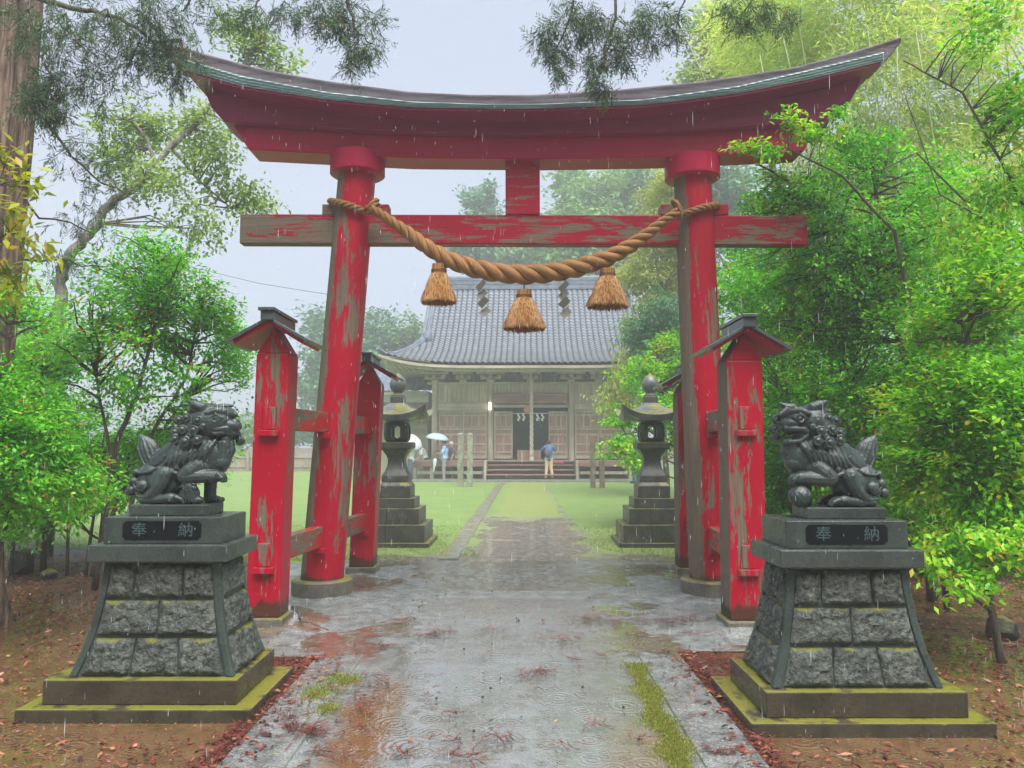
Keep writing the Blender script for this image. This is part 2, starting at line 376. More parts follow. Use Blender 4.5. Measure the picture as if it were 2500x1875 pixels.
# lawn with the soil beds left and right cut out by its own outline
m = M(); rim = [(-3.0, 9.9), (-1.9, 9.75), (-.6, 9.95), (.9, 9.85), (2.1, 9.7), (3.1, 10.2), (3.6, 12), (4.4, 16), (6.5, 22), (9, 30), (14, 46), (14, 60), (-40, 60), (-40, 24), (-14, 15), (-8, 12.2), (-5, 10.8)]
m.add([(x, y, -.008) for x, y in rim], [tuple(range(len(rim)))]); tag(m.build('lawn', MAT['lawn']), kind='structure')
m = M(); pts = [(-1.06, 1), (.905, 1), (.905, 5.765), (2.3, 5.77), (2.62, 6.2), (2.75, 7.5), (2.9, 8.6), (3.0, 9.6), (2.2, 10.0), (.9, 10.25), (-.6, 10.1), (-1.9, 10.2), (-2.9, 9.9), (-2.8, 8.2), (-2.65, 7), (-2.6, 6.2), (-2.45, 5.63), (-1.06, 5.625)]
m.add([(x, y, -.004) for x, y in pts], [tuple(range(len(pts)))]); tag(m.build('path', MAT['path']), kind='structure')
# raised concrete strips that edge the path
m = M(); m.box(-1.38, -1.06, 1.0, 5.62, -.05, .012); tag(m.build('kerb_strip', MAT['path'], bevel=.01), kind='structure')
m = M(); m.box(.905, 1.20, 1.0, 5.76, -.05, .012); tag(m.build('kerb_strip', MAT['path'], bevel=.01), kind='structure')
# low concrete mounds poured round the footings
def mound(cx, cy, rx, ry, h, seed):
    r = RS(seed); n = 28; V = []; rings_ = []
    ph = r.rand(6) * 6
    for i in range(7):
        t = i / 6; ring = []
        for j in range(n):
            a = 2 * pi * j / n; wob = 1 + .12 * sin(2 * a + ph[0]) + .08 * sin(3 * a + ph[1]) + .04 * sin(7 * a + ph[2])
            ring.append((cx + rx * t * wob * cos(a), cy + ry * t * wob * sin(a), -.03 + (h + .03) * (1 - t * t) ** .8 + .006 * sin(9 * a + i * 2)))
        rings_.append(ring)
    mm = M(); mm.loft(rings_[::1], 0, False); return mm
mmm = M()
for a in ((2.02, 6.45, .62, .55, .055, 1), (-1.95, 6.75, .5, .5, .045, 2), (-1.96, 7.9, .62, .5, .035, 3), (2.0, 7.9, .62, .5, .04, 4), (-1.75, 9.2, .4, .35, .03, 5), (1.85, 9.2, .4, .35, .03, 6)):
    q = mound(*a); mmm.add(q.v, q.f)
tag(mmm.build('ground_mounds', MAT['path'], smooth=True), kind='structure')
# thin stone lines that mark the approach across the lawn
m = M(); r = RS(4)
y = 10.3
while y < 32.5:
    L = .7 + .25 * r.rand(); x = -.83 + (y - 10.7) * .0205
    m.box(x - .13 + r.randn() * .006, x + .13 + r.randn() * .006, y, y + L - .02, -.03, .012 + .005 * r.randn()); y += L
y = 14.5
while y < 32.5:
    L = .16 + .2 * r.rand(); x = .98 + (y - 10.7) * .019
    if r.rand() > .62: m.box(x - .07 + r.randn() * .05, x + .09, y, y + L * .8, -.03, -.002 + .004 * r.rand())
    y += L
tag(m.build('path_edging', MAT['kerb'], bevel=.008), kind='structure')

# ---------------------------------------------------------------- the torii
T = empty('torii_gate', (0, 7.9, 0), 'tall weathered red shrine gate with curved roofed top beam and four small roofed side posts', 'torii gate')
RT = [(397, 108), (463, 125), (630, 171), (796, 202), (1004, 229), (1150, 236), (1300, 236), (1503, 224), (1707, 204), (1933, 170), (2068, 134), (2195, 95)]
GB = [(447, 171), (588, 212), (796, 245), (1004, 264), (1212, 267), (1300, 267), (1571, 258), (1797, 231), (1978, 195), (2159, 150)]
GTt = [(447, 24), (588, 24), (796, 17), (1004, 12), (1212, 8), (1300, 8), (1571, 11), (1797, 16), (1978, 22), (2159, 20)]
MID = [(546, 296), (750, 309), (921, 320), (1250, 329), (1620, 321), (1900, 304), (2014, 293)]
BOT = [(607, 365), (804, 375), (1000, 385), (1323, 388), (1620, 383), (1964, 368)]
YF = 7.36
def fas(px): return U(px, interp(GB, px), YF)
def band(top, bot, xt, xb, yf, yb, n=60, dz=0):
    rr = []
    for i in range(n + 1):
        s = i / n; a = U(xt[0] + (xt[1] - xt[0]) * s, 0, yf)[0]; pxt = xt[0] + (xt[1] - xt[0]) * s; pxb = xb[0] + (xb[1] - xb[0]) * s
        t = top(pxt); b = bot(pxb)
        rr.append([(t[0], yf, t[2]), (t[0], yb, t[2]), (b[0], yb, b[2]), (b[0], yf, b[2])])
    return rr
# dark upper beam (tapers outwards to its slanted ends), in three courses so the ends step like the real ones
yu = 7.62
def ftop(px):
    p = U(px, interp(GB, px), YF); return (U(px, 300, yu)[0], yu, p[2] + .005)
fmid = lambda px: U(px, interp(MID, px), yu)
m = M()
rr = []
for i in range(61):
    s = i / 60
    t = ftop(492 + (2112 - 492) * s); q = U(515 + (2070 - 515) * s, 0, yu); qm = interp([(515, 264), (700, 285), (1250, 300), (1900, 285), (2070, 262)], 515 + 1555 * s); q = U(515 + 1555 * s, qm, yu)
    b = fmid(546 + (2014 - 546) * s)
    rr.append([(t[0], yu, t[2]), (t[0], 8.18, t[2]), (q[0], 8.18, q[2]), (b[0], 8.18, b[2]), (b[0], yu, b[2]), (q[0], yu, q[2])])
m.loft(rr); m.build('upper_lintel', MAT['redtop_shaded'], T, bevel=.012)
yl = 7.72
m = M(); m.loft(band(lambda p: (U(p, 300, yl)[0], yl, U(min(max(p, 546), 2014), interp(MID, p), yu)[2] + .004), lambda p: U(p, interp(BOT, p), yl), (568, 1996), (607, 1964), yl, 8.07))
m.build('lower_lintel', MAT['redsh'], T, bevel=.014)
# roof: copper fascia + slopes, then the ridge board
m = M(); rr = []
for i in range(73):
    s = i / 72; px = 447 + (2159 - 447) * s; p = fas(px); th = interp(GTt, px) * YF / F + .02
    x, z = p[0], p[2]
    rr.append([(x, YF + .05, z + .03), (x, YF, z + .008), (x, YF, z + th), (x, YF + .03, z + th + .012), (x, 7.74, z + th + .11), (x, 8.06, z + th + .11), (x, 8.41, z + th + .012), (x, 8.44, z + th), (x, 8.44, z + .008), (x, 8.39, z + .03)])
m.loft(rr); m.build('copper_roof', MAT['copper'], T, bevel=.004)
m = M(); rr = []
for i in range(73):
    s = i / 72; px = 452 + (2154 - 452) * s; p = fas(px); x, z = p[0], p[2]
    rr.append([(x, YF + .012, z - .012), (x, YF + .012, z + .028), (x, 8.43, z + .028), (x, 8.43, z - .012)])
m.loft(rr); m.build('roof_soffit', MAT['redtop_shaded'], T)
m = M()
for q in range(3):                                            # seams of the sheet layers
    rr = []
    for i in range(73):
        s = i / 72; px = 449 + (2157 - 449) * s; p = fas(px); th = interp(GTt, px) * YF / F + .02; z = p[2] + th * (.28 + .27 * q)
        rr.append([(p[0], YF - .012, z), (p[0], YF + .01, z - .004), (p[0], YF + .01, z + .006)])
    m.loft(rr)
m.build('roof_sheet_seams', MAT['copper'], T)
m = M(); rr = []
yr = 7.76
for i in range(73):
    s = i / 72; pt = 397 + (2195 - 397) * s; pb = 420 + (2176 - 420) * s
    t = U(pt, interp(RT, pt), yr); g = U(min(max(pb, 447), 2159), interp(GB, pb), YF)
    zb = g[2] + interp(GTt, pb) * YF / F + .08; ext = 1 if pb < 447 or pb > 2159 else 0
    if pb < 447: zb = U(pb, 162 - (447 - pb) * .30, yr)[2]
    if pb > 2159: zb = U(pb, 138, yr)[2]
    xb = U(pb, 200, yr)[0]
    rr.append([(t[0], yr - .03, t[2] - .05), (t[0], yr - .05, t[2] - .02), (t[0], yr - .05, t[2]), (t[0], 8.09, t[2]), (t[0], 8.09, t[2] - .02), (t[0], 8.04, t[2] - .05), (xb, 8.04, zb), (xb, yr, zb)])
m.loft(rr); m.build('ridge_board', MAT['ridge'], T, bevel=.006)
# pillars, collars and plinths
PB = {-1: U(787, 1381, 7.9), 1: U(1735, 1392, 7.9)}; PT = {-1: U(873, 424, 7.9), 1: U(1690, 434, 7.9)}
for sd in (-1, 1):
    b = Vector(PB[sd]); t = Vector(PT[sd]); b.z = .155; m = M(); pts = []; rad = []
    for i in range(13):
        s = i / 12; pts.append(b.lerp(t + Vector((0, 0, .05)), s)); rad.append(.213 - .02 * s)
    m.tube(pts, rad, 40); m.build('pillar', MAT['red'], T, smooth='auto')
    c = t; m = M(); m.lathe([(.262, -.015), (.285, 0), (.285, .20), (.25, .215)], (c.x, 7.9, c.z - .015), 40); m.build('collar', MAT['redsh'], T, smooth='auto')
    m = M(); m.lathe([(.30, -.06), (.302, .15), (.285, .166), (.05, .17)], (b.x, 7.9, 0), 40); m.build('plinth', MAT['footing'], T, smooth='auto')
    m = M(); x0, x1 = (788, 950) if sd < 0 else (1612, 1777); zt = U(900, 504, 7.9)[2]; zb = U(900, 525, 7.83)[2]
    p = b.lerp(t, .74)
    m.box(U(x0, 510, 7.85)[0], U(x1, 510, 7.85)[0], 7.82, 7.98, zb + .003, zt); m.build('wedge', MAT['redx'], T, bevel=.008)
m = M(); a = U(586, 522, 7.83); b = U(1971, 526, 7.83); a2 = U(1000, 594, 7.83); zl, zr = a[2], b[2]
h = a[2] - a2[2]
m.hexa([(a[0], 7.83, zl - h), (b[0], 7.83, zr - h), (b[0], 7.97, zr - h), (a[0], 7.97, zl - h), (a[0], 7.83, zl), (b[0], 7.83, zr), (b[0], 7.97, zr), (a[0], 7.97, zl)])
m.build('tie_beam', MAT['redx'], T, bevel=.012)
m = M(); a = U(1234, 525, 7.8); b = U(1318, 400, 7.8); m.box(a[0], b[0], 7.81, 7.99, zl - .01, U(1276, 386, 7.72)[2] + .01); m.build('centre_strut', MAT['redx'], T, bevel=.01)
# side posts
def side_post(bx, by, tx, ztop, w_, ybf, foot_h):
    hw = w_ / 2; m = M(); n = 1
    m.hexa([(bx - hw, by - hw, foot_h), (bx + hw, by - hw, foot_h), (bx + hw, by + hw, foot_h), (bx - hw, by + hw, foot_h), (tx - hw, by - hw, ztop), (tx + hw, by - hw, ztop), (tx + hw, by + hw, ztop), (tx - hw, by + hw, ztop)])
    m.add([(tx - hw, by - hw + .001, ztop), (tx + hw, by - hw + .001, ztop), (tx, by - hw + .001, ztop + .225), (tx - hw, by + hw, ztop), (tx + hw, by + hw, ztop), (tx, by + hw, ztop + .225)], [(0, 1, 2), (5, 4, 3), (0, 2, 5, 3), (1, 4, 5, 2), (0, 3, 4, 1)])
    po = m.build('side_post', MAT['redpost'], T, bevel=.012)
    # roof: two boards thick at the eave, boards run from ridge to eave
    rw, rl = .325, .30; m = M(); ze, zr_ = ztop + .035, ztop + .235
    for s in (-1, 1):
        d = Vector((s * rw, 0, ze - zr_)).normalized(); nn = Vector((-d.z * s, 0, d.x * s)); nn = nn if nn.z > 0 else -nn
        for k, (t0, t1, e) in enumerate(((0, .030, -.045), (.0305, .062, 0))):
            A = Vector((tx, 0, zr_)); B = Vector((tx + s * (rw + e), 0, ze + (e * (ze - zr_) / rw if e else 0)))
            L = rl - (.03 if k == 0 else 0); vv = []
            for t_ in (t0, t1):
                for q in ((A, by - L), (B, by - L), (B, by + L), (A, by + L)):
                    p = q[0] + nn * t_; 
                    if q[0] is A: p.x = tx + .001 * s
                    vv.append((p.x, q[1], p.z))
            m.hexa(vv, k)
    rf = m.build('post_roof', [MAT['redsh'], MAT['tin']], po, bevel=.003)
    m = M(); m.box(tx - .052, tx + .052, by - rl - .03, by + rl + .03, zr_ + .02, zr_ + .095); m.box(tx - .068, tx + .068, by - rl - .05, by + rl + .05, zr_ + .097, zr_ + .125); m.build('ridge_cap', MAT['tin'], po, bevel=.005)
    m = M(); f = hw + .035; m.box(bx - f, bx + f, by - f, by + f, -.06, foot_h - .001); m.build('footing', MAT['footing'], po, bevel=.012)
    return po
MAT['tin'] = mat_plain('wet_dark_tin', (.06, .07, .075), .25, .4, 14)
nl = G(638 + 10, 1526, 0)
posts = [(U(641, 1480, 6.47)[0], 6.6, U(667, 870, 6.47)[0], U(656, 862, 6.45)[2], .28), (U(881, 1350, 9.1)[0], 9.25, U(900, 940, 9.1)[0], U(897, 938, 9.1)[2], .28),
         (U(1830, 1500, 6.34)[0], 6.5, U(1818, 880, 6.34)[0], U(1818, 878, 6.3)[2], .30), (U(1692, 1370, 9.0)[0], 9.2, U(1686, 960, 9.0)[0], U(1686, 958, 9.0)[2], .28)]
for bx, by, tx, zt, w_ in posts: side_post(bx, by, tx, zt, w_, 0, .085)
for sd, (p0, p1) in ((-1, (posts[0], posts[1])), (1, (posts[2], posts[3]))):
    b = Vector(PB[sd]); t = Vector(PT[sd])
    for z0, z1 in ((1.63, 1.83), (.50, .70)):
        zm = (z0 + z1) / 2
        f0 = (zm - .1) / (p0[3] - .1); x0 = p0[0] + (p0[2] - p0[0]) * f0; f1 = (zm - .1) / (p1[3] - .1); x1 = p1[0] + (p1[2] - p1[0]) * f1
        ya, yb = p0[1] - .02, p1[1] + .02; m = M(); hw = .055
        xa = x0; xb_ = x1
        m.hexa([(xa - hw, ya, z0), (xa + hw, ya, z0), (xb_ + hw, yb, z0), (xb_ - hw, yb, z0), (xa - hw, ya, z1), (xa + hw, ya, z1), (xb_ + hw, yb, z1), (xb_ - hw, yb, z1)])
        m.build('side_rail', MAT['redy'], T, bevel=.008)
        for yy, xx, hh in ((p0[1] - .165, x0, .085), (7.64, (x0 + x1) / 2, .07), (p1[1] - .15, x1, .07)):
            m = M(); m.box(xx - hh, xx + hh, yy - .028, yy + .03, z0 - .055, z0 - .004); m.build('rail_wedge', MAT['redpost'], T, bevel=.006)
            if yy != 7.64: m = M(); m.box(xx - .052, xx + .052, yy - .004, yy + .06, z0 + .001, z1 - .01); m.build('rail_tenon', MAT['redpost'], T, bevel=.006)

# ---------------------------------------------------------------- rope, tassels, zigzag streamers
def mat_straw(name, a, b, c, uvlines=True):
    k = NT(name, .6, .35); uv = k.tc.outputs['UV']
    n = k.noise(uv, 1, 4, .6, .2, (60, 2, 1)); n2 = k.noise(k.pos, 5, 4)
    col = k.mix(k.ramp(n, .38, .62), a, b); col = k.mix(k.ramp(n2, .4, .7, 0, .5), col, c)
    return k.fin(col, None, k.bump(n, .8, .008))
MAT['rope'] = mat_straw('twisted_straw_rope', (.20, .085, .025), (.44, .22, .07), (.26, .12, .04))
RC = [(905, 508, 11), (930, 522, 12.5), (962, 545, 14), (1000, 570, 17), (1030, 595, 20), (1090, 633, 23), (1163, 657, 25.5), (1222, 667, 26.5), (1282, 671, 27), (1345, 666, 26.5), (1407, 655, 25.5), (1488, 629, 22.5), (1540, 600, 20), (1580, 572, 17), (1620, 540, 13.5), (1656, 515, 11.5)]
def rope_strands(path, rads, pitchf, name, parent, phase=0, nstr=3, res=1.0, n=14):
    """three strands wound round one another along a smooth centre line"""
    P = np.array(path, float); R = np.array(rads, float)
    d = np.r_[0, np.cumsum(np.linalg.norm(np.diff(P, axis=0), axis=1))]; Lt = d[-1]; N = int(Lt / .008 / res)
    s = np.linspace(0, Lt, N)
    def sm(y):
        v = np.interp(s, d, y); kk = max(3, int(.07 / (Lt / N))); ker = np.hanning(kk + 2)[1:-1]; ker /= ker.sum(); pad = len(ker) // 2
        return np.convolve(np.pad(v, pad, 'reflect', reflect_type='odd'), ker, 'valid')[:N]
    C = np.stack([sm(P[:, i]) for i in range(3)], 1); Rr = sm(R)
    tg = np.gradient(C, axis=0); tg /= np.linalg.norm(tg, axis=1)[:, None]
    up = np.array([0, 0, 1.]) - tg * tg[:, 2:3]; up /= np.linalg.norm(up, axis=1)[:, None]; fr = np.cross(tg, up); fr *= np.sign(-fr[:, 1:2] + 1e-9)
    ds = np.r_[0, np.diff(s)]; ph = np.cumsum(2 * pi * ds / (pitchf * Rr)) + phase
    Vs = []; Qs = []; UVs = []; base = 0
    for q in range(nstr):
        a = ph + 2 * pi * q / nstr; off = up * np.cos(a)[:, None] + fr * np.sin(a)[:, None]; c = C + off * (Rr * .535)[:, None]
        t2 = np.gradient(c, axis=0); t2 /= np.linalg.norm(t2, axis=1)[:, None]; o2 = off - t2 * (off * t2).sum(1)[:, None]; o2 /= np.linalg.norm(o2, axis=1)[:, None]; b2 = np.cross(t2, o2)
        for j in range(n):
            an = 2 * pi * j / n; Vs.append(c + (o2 * cos(an) * .475 + b2 * sin(an) * .50) * Rr[:, None])
            UVs.append(np.stack([np.full(N, j / n), s], 1))
        idx = base + np.arange(n)[:, None] * N + np.arange(N - 1)[None, :]; nx = base + ((np.arange(n) + 1) % n)[:, None] * N + np.arange(N - 1)[None, :]
        Qs.append(np.stack([idx, nx, nx + 1, idx + 1], -1).reshape(-1, 4)); base += n * N
    V = np.concatenate(Vs); Q = np.concatenate(Qs); o = np_mesh(name, V, Q, MAT['rope'], parent, smooth=True)
    UV = np.concatenate(UVs); uvl = o.data.uv_layers.new(name='UVMap'); lu = UV[Q.ravel()].copy().reshape(-1, 4, 2)
    wrap = (lu[:, :, 0].max(1) - lu[:, :, 0].min(1)) > .5; lu[wrap] = np.where(lu[wrap][:, :, :1] < .5, lu[wrap] + [1, 0], lu[wrap])
    uvl.data.foreach_set('uv', lu.reshape(-1, 2).astype(np.float32).ravel()); return o
rp = empty('sacred_rope', U(1282, 671, 7.5), 'thick twisted straw rope strung between the two red pillars, thickest at its sagging middle', 'rope')
path = []; rad = []
for px, py, r_ in RC:
    path.append(U(px, py, 7.55)); rad.append(r_ * .94 * 7.55 / F)
rope_strands(path, rad, 5.2, 'rope_body', rp)
m = M(); r = RS(8)
for q in range(520):                                            # loose straw ends standing off the rope
    i = r.randint(0, len(path) - 1); t = r.rand(); c = Vector(path[i]).lerp(Vector(path[i + 1]), t); R_ = rad[i] + (rad[i + 1] - rad[i]) * t; a = r.rand() * 2 * pi; n_ = Vector((.2 * r.randn(), cos(a), sin(a))).normalized(); tg = (Vector(path[i + 1]) - Vector(path[i])).normalized()
    b = c + n_ * R_ * .93; e = b + (tg * r.choice([-1, 1]) * .7 + n_ * .55 + Vector((r.randn(), r.randn(), r.randn())) * .2) * (.02 + .035 * r.rand()); m.tube([b, e], [.0013, .0006], 3, 0, False)
m.build('loose_straws', MAT['rope'], rp)
def wrap_end(sd, knot, end, ctr, R, zk, ze):
    m_path = []; a0, a1 = (-.35, -2.3) if sd < 0 else (-2.75, -.75)
    a0, a1 = (-.9, -2.9) if sd < 0 else (-2.2, -.1)
    for i in range(15):
        t = i / 14; a = a0 + (a1 - a0) * t
        m_path.append((ctr[0] + cos(a) * (R + .04), ctr[1] + sin(a) * (R + .04), zk + (ze - zk) * t))
    return m_path
for sd in (-1, 1):
    b = Vector(PB[sd]); t = Vector(PT[sd]); kx, ky = (910, 510) if sd < 0 else (1653, 516); kn = Vector(U(kx, ky, 7.62)); c = b.lerp(t, (kn.z - b.z) / (t.z - b.z))
    ze = U(820, 488, 7.8)[2] if sd < 0 else U(1740, 496, 7.8)[2]
    pth = wrap_end(sd, None, None, (c.x, 7.9), .20, kn.z, ze)
    rope_strands([kn] + pth, [.037] * 16, 5.2, 'rope_end', rp, n=10)
    m = M(); r = RS(5)
    for q in range(6):                                       # the knot: loops bound round both ropes
        cc = kn + Vector((r.randn() * .02, -.03, r.randn() * .025)); tl = r.rand() * 1.2 - .6 + (.7 if sd < 0 else -.7); pts = []
        for i in range(17):
            a = 2 * pi * i / 16; v = Vector((cos(a) * .035, sin(a) * .06, sin(a * 1) * .01 + cos(a) * .07)); v.rotate(Quaternion((0, 1, 0), tl)); pts.append(cc + v)
        m.tube(pts, .009, 6)
    for q in range(10):
        e = kn + Vector((r.randn() * .05, -.05 - .02 * r.rand(), .05 * r.randn())); m.tube([kn, e], [.006, .002], 4)
    m.build('knot', MAT['rope'], rp, smooth=True)
def mat_tassel():
    k = NT('tassel_straw', .55, .4); n = k.noise(k.obj, 70, 3, .6, 0, (1, 1, .06)); n2 = k.noise(k.obj, 6, 3)
    c = k.mix(k.ramp(n, .40, .58), (.18, .075, .022), (.44, .24, .075)); c = k.mix(k.ramp(n2, .4, .7, 0, .4), c, (.45, .16, .05)); return k.fin(c)
MAT['tassel'] = mat_tassel()
MAT['tasselcut'] = mat_plain('tassel_cut_ends', (.30, .07, .03), .7, .4, 80)
MAT['cord'] = mat_plain('dark_cord', (.03, .03, .03), .6)
def tassel(px, ytop, yhead0, yhead1, ybot, wh, wb, label, seed):
    Y = 7.55; sc_ = Y / F; top = Vector(U(px, yhead0, Y)); H = (ybot - yhead0) * sc_; hh = (yhead1 - yhead0) * sc_; rh = wh * sc_ / 2; rb = wb * sc_ / 2; r = RS(seed)
    o = empty('straw_tassel', tuple(top), label, 'tassel', 'straw tassels hanging from the rope')
    m = M()
    prof = lambda t: rh * 1.0 + (rb - rh) * (t ** .72)
    m.lathe([(prof(0) * .9, -hh), (prof(.3) * .92, -hh - (H - hh) * .3), (prof(.6) * .93, -hh - (H - hh) * .6), (prof(1) * .90, -H * .955)], tuple(top), 28)
    V = []; 
    for q in range(950):
        a = r.rand() * 2 * pi; k = 1 if q < 620 else r.rand() ** .5; e = 1 + r.randn() * .03; pts = []; rad = []
        for i in range(5):
            t = i / 4; rr_ = prof(t) * (k * .97 + .03) * (1 + r.randn() * .012) * (1 + (.04 * r.rand() if i == 4 else 0)); aa = a + r.randn() * .03
            pts.append(top + Vector((cos(aa) * rr_, sin(aa) * rr_, -hh * .9 - (H - hh * .9) * t * e))); rad.append(.0042 if i < 4 else .0030)
        m.tube(pts, rad, 4, 0, False)
    for q in range(26):
        a = r.rand() * 2 * pi; p0 = top + Vector((cos(a) * prof(.5), sin(a) * prof(.5), -H * .6)); p1 = top + Vector((cos(a) * rb * 1.13, sin(a) * rb * 1.13, -H * (.96 + .05 * r.rand()))); m.tube([p0, (p0 + p1) / 2 + Vector((0, 0, .01)), p1], [.003, .0025, .0015], 4)
    m.build('skirt', MAT['tassel'], o)
    m = M(); r2 = RS(seed + 1)
    for q in range(340):
        a = r2.rand() * 2 * pi; k = sqrt(r2.rand()) * rb * .93; p = top + Vector((cos(a) * k, sin(a) * k, -H * (.965 + .03 * r2.rand()))); m.tube([p + Vector((0, 0, .05)), p], [.006, .005], 5)
    m.build('cut_ends', MAT['tasselcut'], o)
    m = M(); m.lathe([(rh * .85, .0), (rh * 1.0, -.008), (rh * 1.02, -hh * .5), (rh * 1.0, -hh)], tuple(top), 24)
    for i in range(24):
        a = 2 * pi * i / 24; m.tube([top + Vector((cos(a) * rh, sin(a) * rh, .004)), top + Vector((cos(a) * rh * 1.02, sin(a) * rh * 1.02, -hh))], .006, 5)
    m.build('head', MAT['tassel'], o)
    m = M()
    for z in (-hh * .62, -hh * .78, -hh * .98):
        pts = [top + Vector((cos(2 * pi * i / 24) * (rh + .008), sin(2 * pi * i / 24) * (rh + .008), z + .003 * sin(i))) for i in range(25)]; m.tube(pts, .005, 5, 0, False)
    m.build('binding', MAT['rope'], o)
    m = M(); m.tube([top + Vector((0, 0, (yhead0 - ytop) * sc_)), top], .006, 6); m.build('hanging_cord', MAT['cord'], o)
tassel(1072, 626, 646, 668, 741, 33, 82, 'left straw tassel on the rope, hanging in front of the open sky', 11)
tassel(1279.5, 690, 709, 729, 805, 34, 99, 'middle straw tassel, largest and lowest, hanging from the lowest point of the rope', 12)
tassel(1483, 636, 657, 676, 751, 34, 97, 'right straw tassel on the rope, hanging in front of the yellow-green trees', 13)
MAT['metal'] = mat_plain('dull_tin_sheet', (.17, .155, .13), .4, .2, 12)
def streamer(org, quads, label, dy):
    base = U(org[0], org[1], 7.52); o = empty('zigzag_streamer', base, label, 'streamer', 'grey zigzag streamers hanging under the rope')
    for i, qd in enumerate(quads):
        m = M(); yy = 7.52 + (.012 if i % 2 else -.004); v = []
        for y_ in (yy, yy + .004):
            for px, py in qd:
                v.append(U(1000 + px / 3.687, 550 + py / 3.687, 7.52)); v[-1] = (v[-1][0], y_ + (.03 if px > sum(a for a, b in qd) / 4 else 0) * (1 if i % 2 else -1), v[-1][2])
        m.hexa(v); m.build('fold', MAT['metal'], o)
    m = M(); m.tube([(base[0], 7.53, base[2] + .05), (base[0], 7.53, base[2] - .04)], .004, 5); m.build('hanging_wire', MAT['cord'], o)
streamer((1180, 686), [[(593, 556), (628, 600), (692, 522), (662, 493)], [(597, 632), (640, 668), (706, 600), (662, 560)], [(606, 706), (652, 748), (718, 684), (674, 640)], [(618, 790), (668, 826), (733, 768), (690, 722)]], 'left grey zigzag metal streamer, hanging between the left and middle tassels', 0)
streamer((1378, 690), [[(1333, 570), (1372, 612), (1438, 530), (1405, 500)], [(1329, 635), (1366, 672), (1441, 605), (1400, 566)], [(1334, 712), (1388, 752), (1447, 688), (1405, 640)], [(1347, 795), (1392, 840), (1464, 776), (1420, 724)]], 'right grey zigzag metal streamer, hanging between the middle and right tassels', 0)
def voxel(mm, name, mats, parent=None, size=.006, smooth_it=3, disp=None):
    """union of overlapping shapes grown into one continuous surface"""
    me = bpy.data.meshes.new('tmp'); me.from_pydata(mm.v, [], mm.f); bm = bmesh.new(); bm.from_mesh(me); bmesh.ops.recalc_face_normals(bm, faces=bm.faces); bm.to_mesh(me); bm.free()
    o = bpy.data.objects.new('tmp', me); COL.objects.link(o)
    r = o.modifiers.new('r', 'REMESH'); r.mode = 'VOXEL'; r.voxel_size = size; r.use_smooth_shade = True
    s = o.modifiers.new('s', 'SMOOTH'); s.iterations = smooth_it; s.factor = .5
    bpy.context.view_layer.update(); dg = bpy.context.evaluated_depsgraph_get(); res = bpy.data.meshes.new_from_object(o.evaluated_get(dg))
    bpy.data.objects.remove(o); bpy.data.meshes.remove(me)
    res.name = name; res.materials.clear()
    for m_ in (mats if isinstance(mats, list) else [mats]): res.materials.append(m_)
    o = bpy.data.objects.new(name, res); COL.objects.link(o)
    off = ORG[parent.name] if parent else Vector((0, 0, 0)); res.transform(Matrix.Translation(-off))
    if parent: o.parent = parent
    ORG[o.name] = off.copy(); return o
_ico = {}
def ico(sub=2):
    if sub not in _ico:
        bm = bmesh.new(); bmesh.ops.create_icosphere(bm, subdivisions=sub, radius=1); bm.verts.ensure_lookup_table()
        _ico[sub] = ([v.co.copy() for v in bm.verts], [tuple(v.index for v in f.verts) for f in bm.faces]); bm.free()
    return _ico[sub]
def ell(mm, c, r, rot=None, sub=2, mi=0):
    vs_, fs = ico(sub); c = Vector(c)
    if not hasattr(r, '__len__'): r = (r, r, r)
    out = []
    for v in vs_:
        p = Vector((v.x * r[0], v.y * r[1], v.z * r[2]))
        if rot is not None: p = rot @ p
        out.append(tuple(c + p))
    mm.add(out, fs, mi)
def chain(mm, pts, rads, n=10, rounds=True, mi=0):
    mm.tube(pts, rads, n, mi)
    if rounds: ell(mm, pts[0], rads[0] * .99, mi=mi); ell(mm, pts[-1], rads[-1] * .99, mi=mi)

# ---------------------------------------------------------------- pedestals
def text_mesh(body, size, ext, name, mat_, parent, loc, rotx=pi / 2, rotz=0):
    cu = bpy.data.curves.new('tmp', 'FONT'); cu.body = body; cu.size = size; cu.extrude = ext; cu.align_x = 'CENTER'; cu.align_y = 'CENTER'
    o = bpy.data.objects.new('tmp', cu); COL.objects.link(o); bpy.context.view_layer.update()
    me = bpy.data.meshes.new_from_object(o.evaluated_get(bpy.context.evaluated_depsgraph_get())); bpy.data.objects.remove(o)
    me.name = name; me.materials.clear(); me.materials.append(mat_)
    off = ORG[parent.name] if parent else Vector((0, 0, 0))
    me.transform(Matrix.Translation(Vector(loc) - off) @ Matrix.Rotation(rotz, 4, 'Z') @ Matrix.Rotation(rotx, 4, 'X'))
    o = bpy.data.objects.new(name, me); COL.objects.link(o)
    if parent: o.parent = parent; ORG[o.name] = off.copy()
    return o
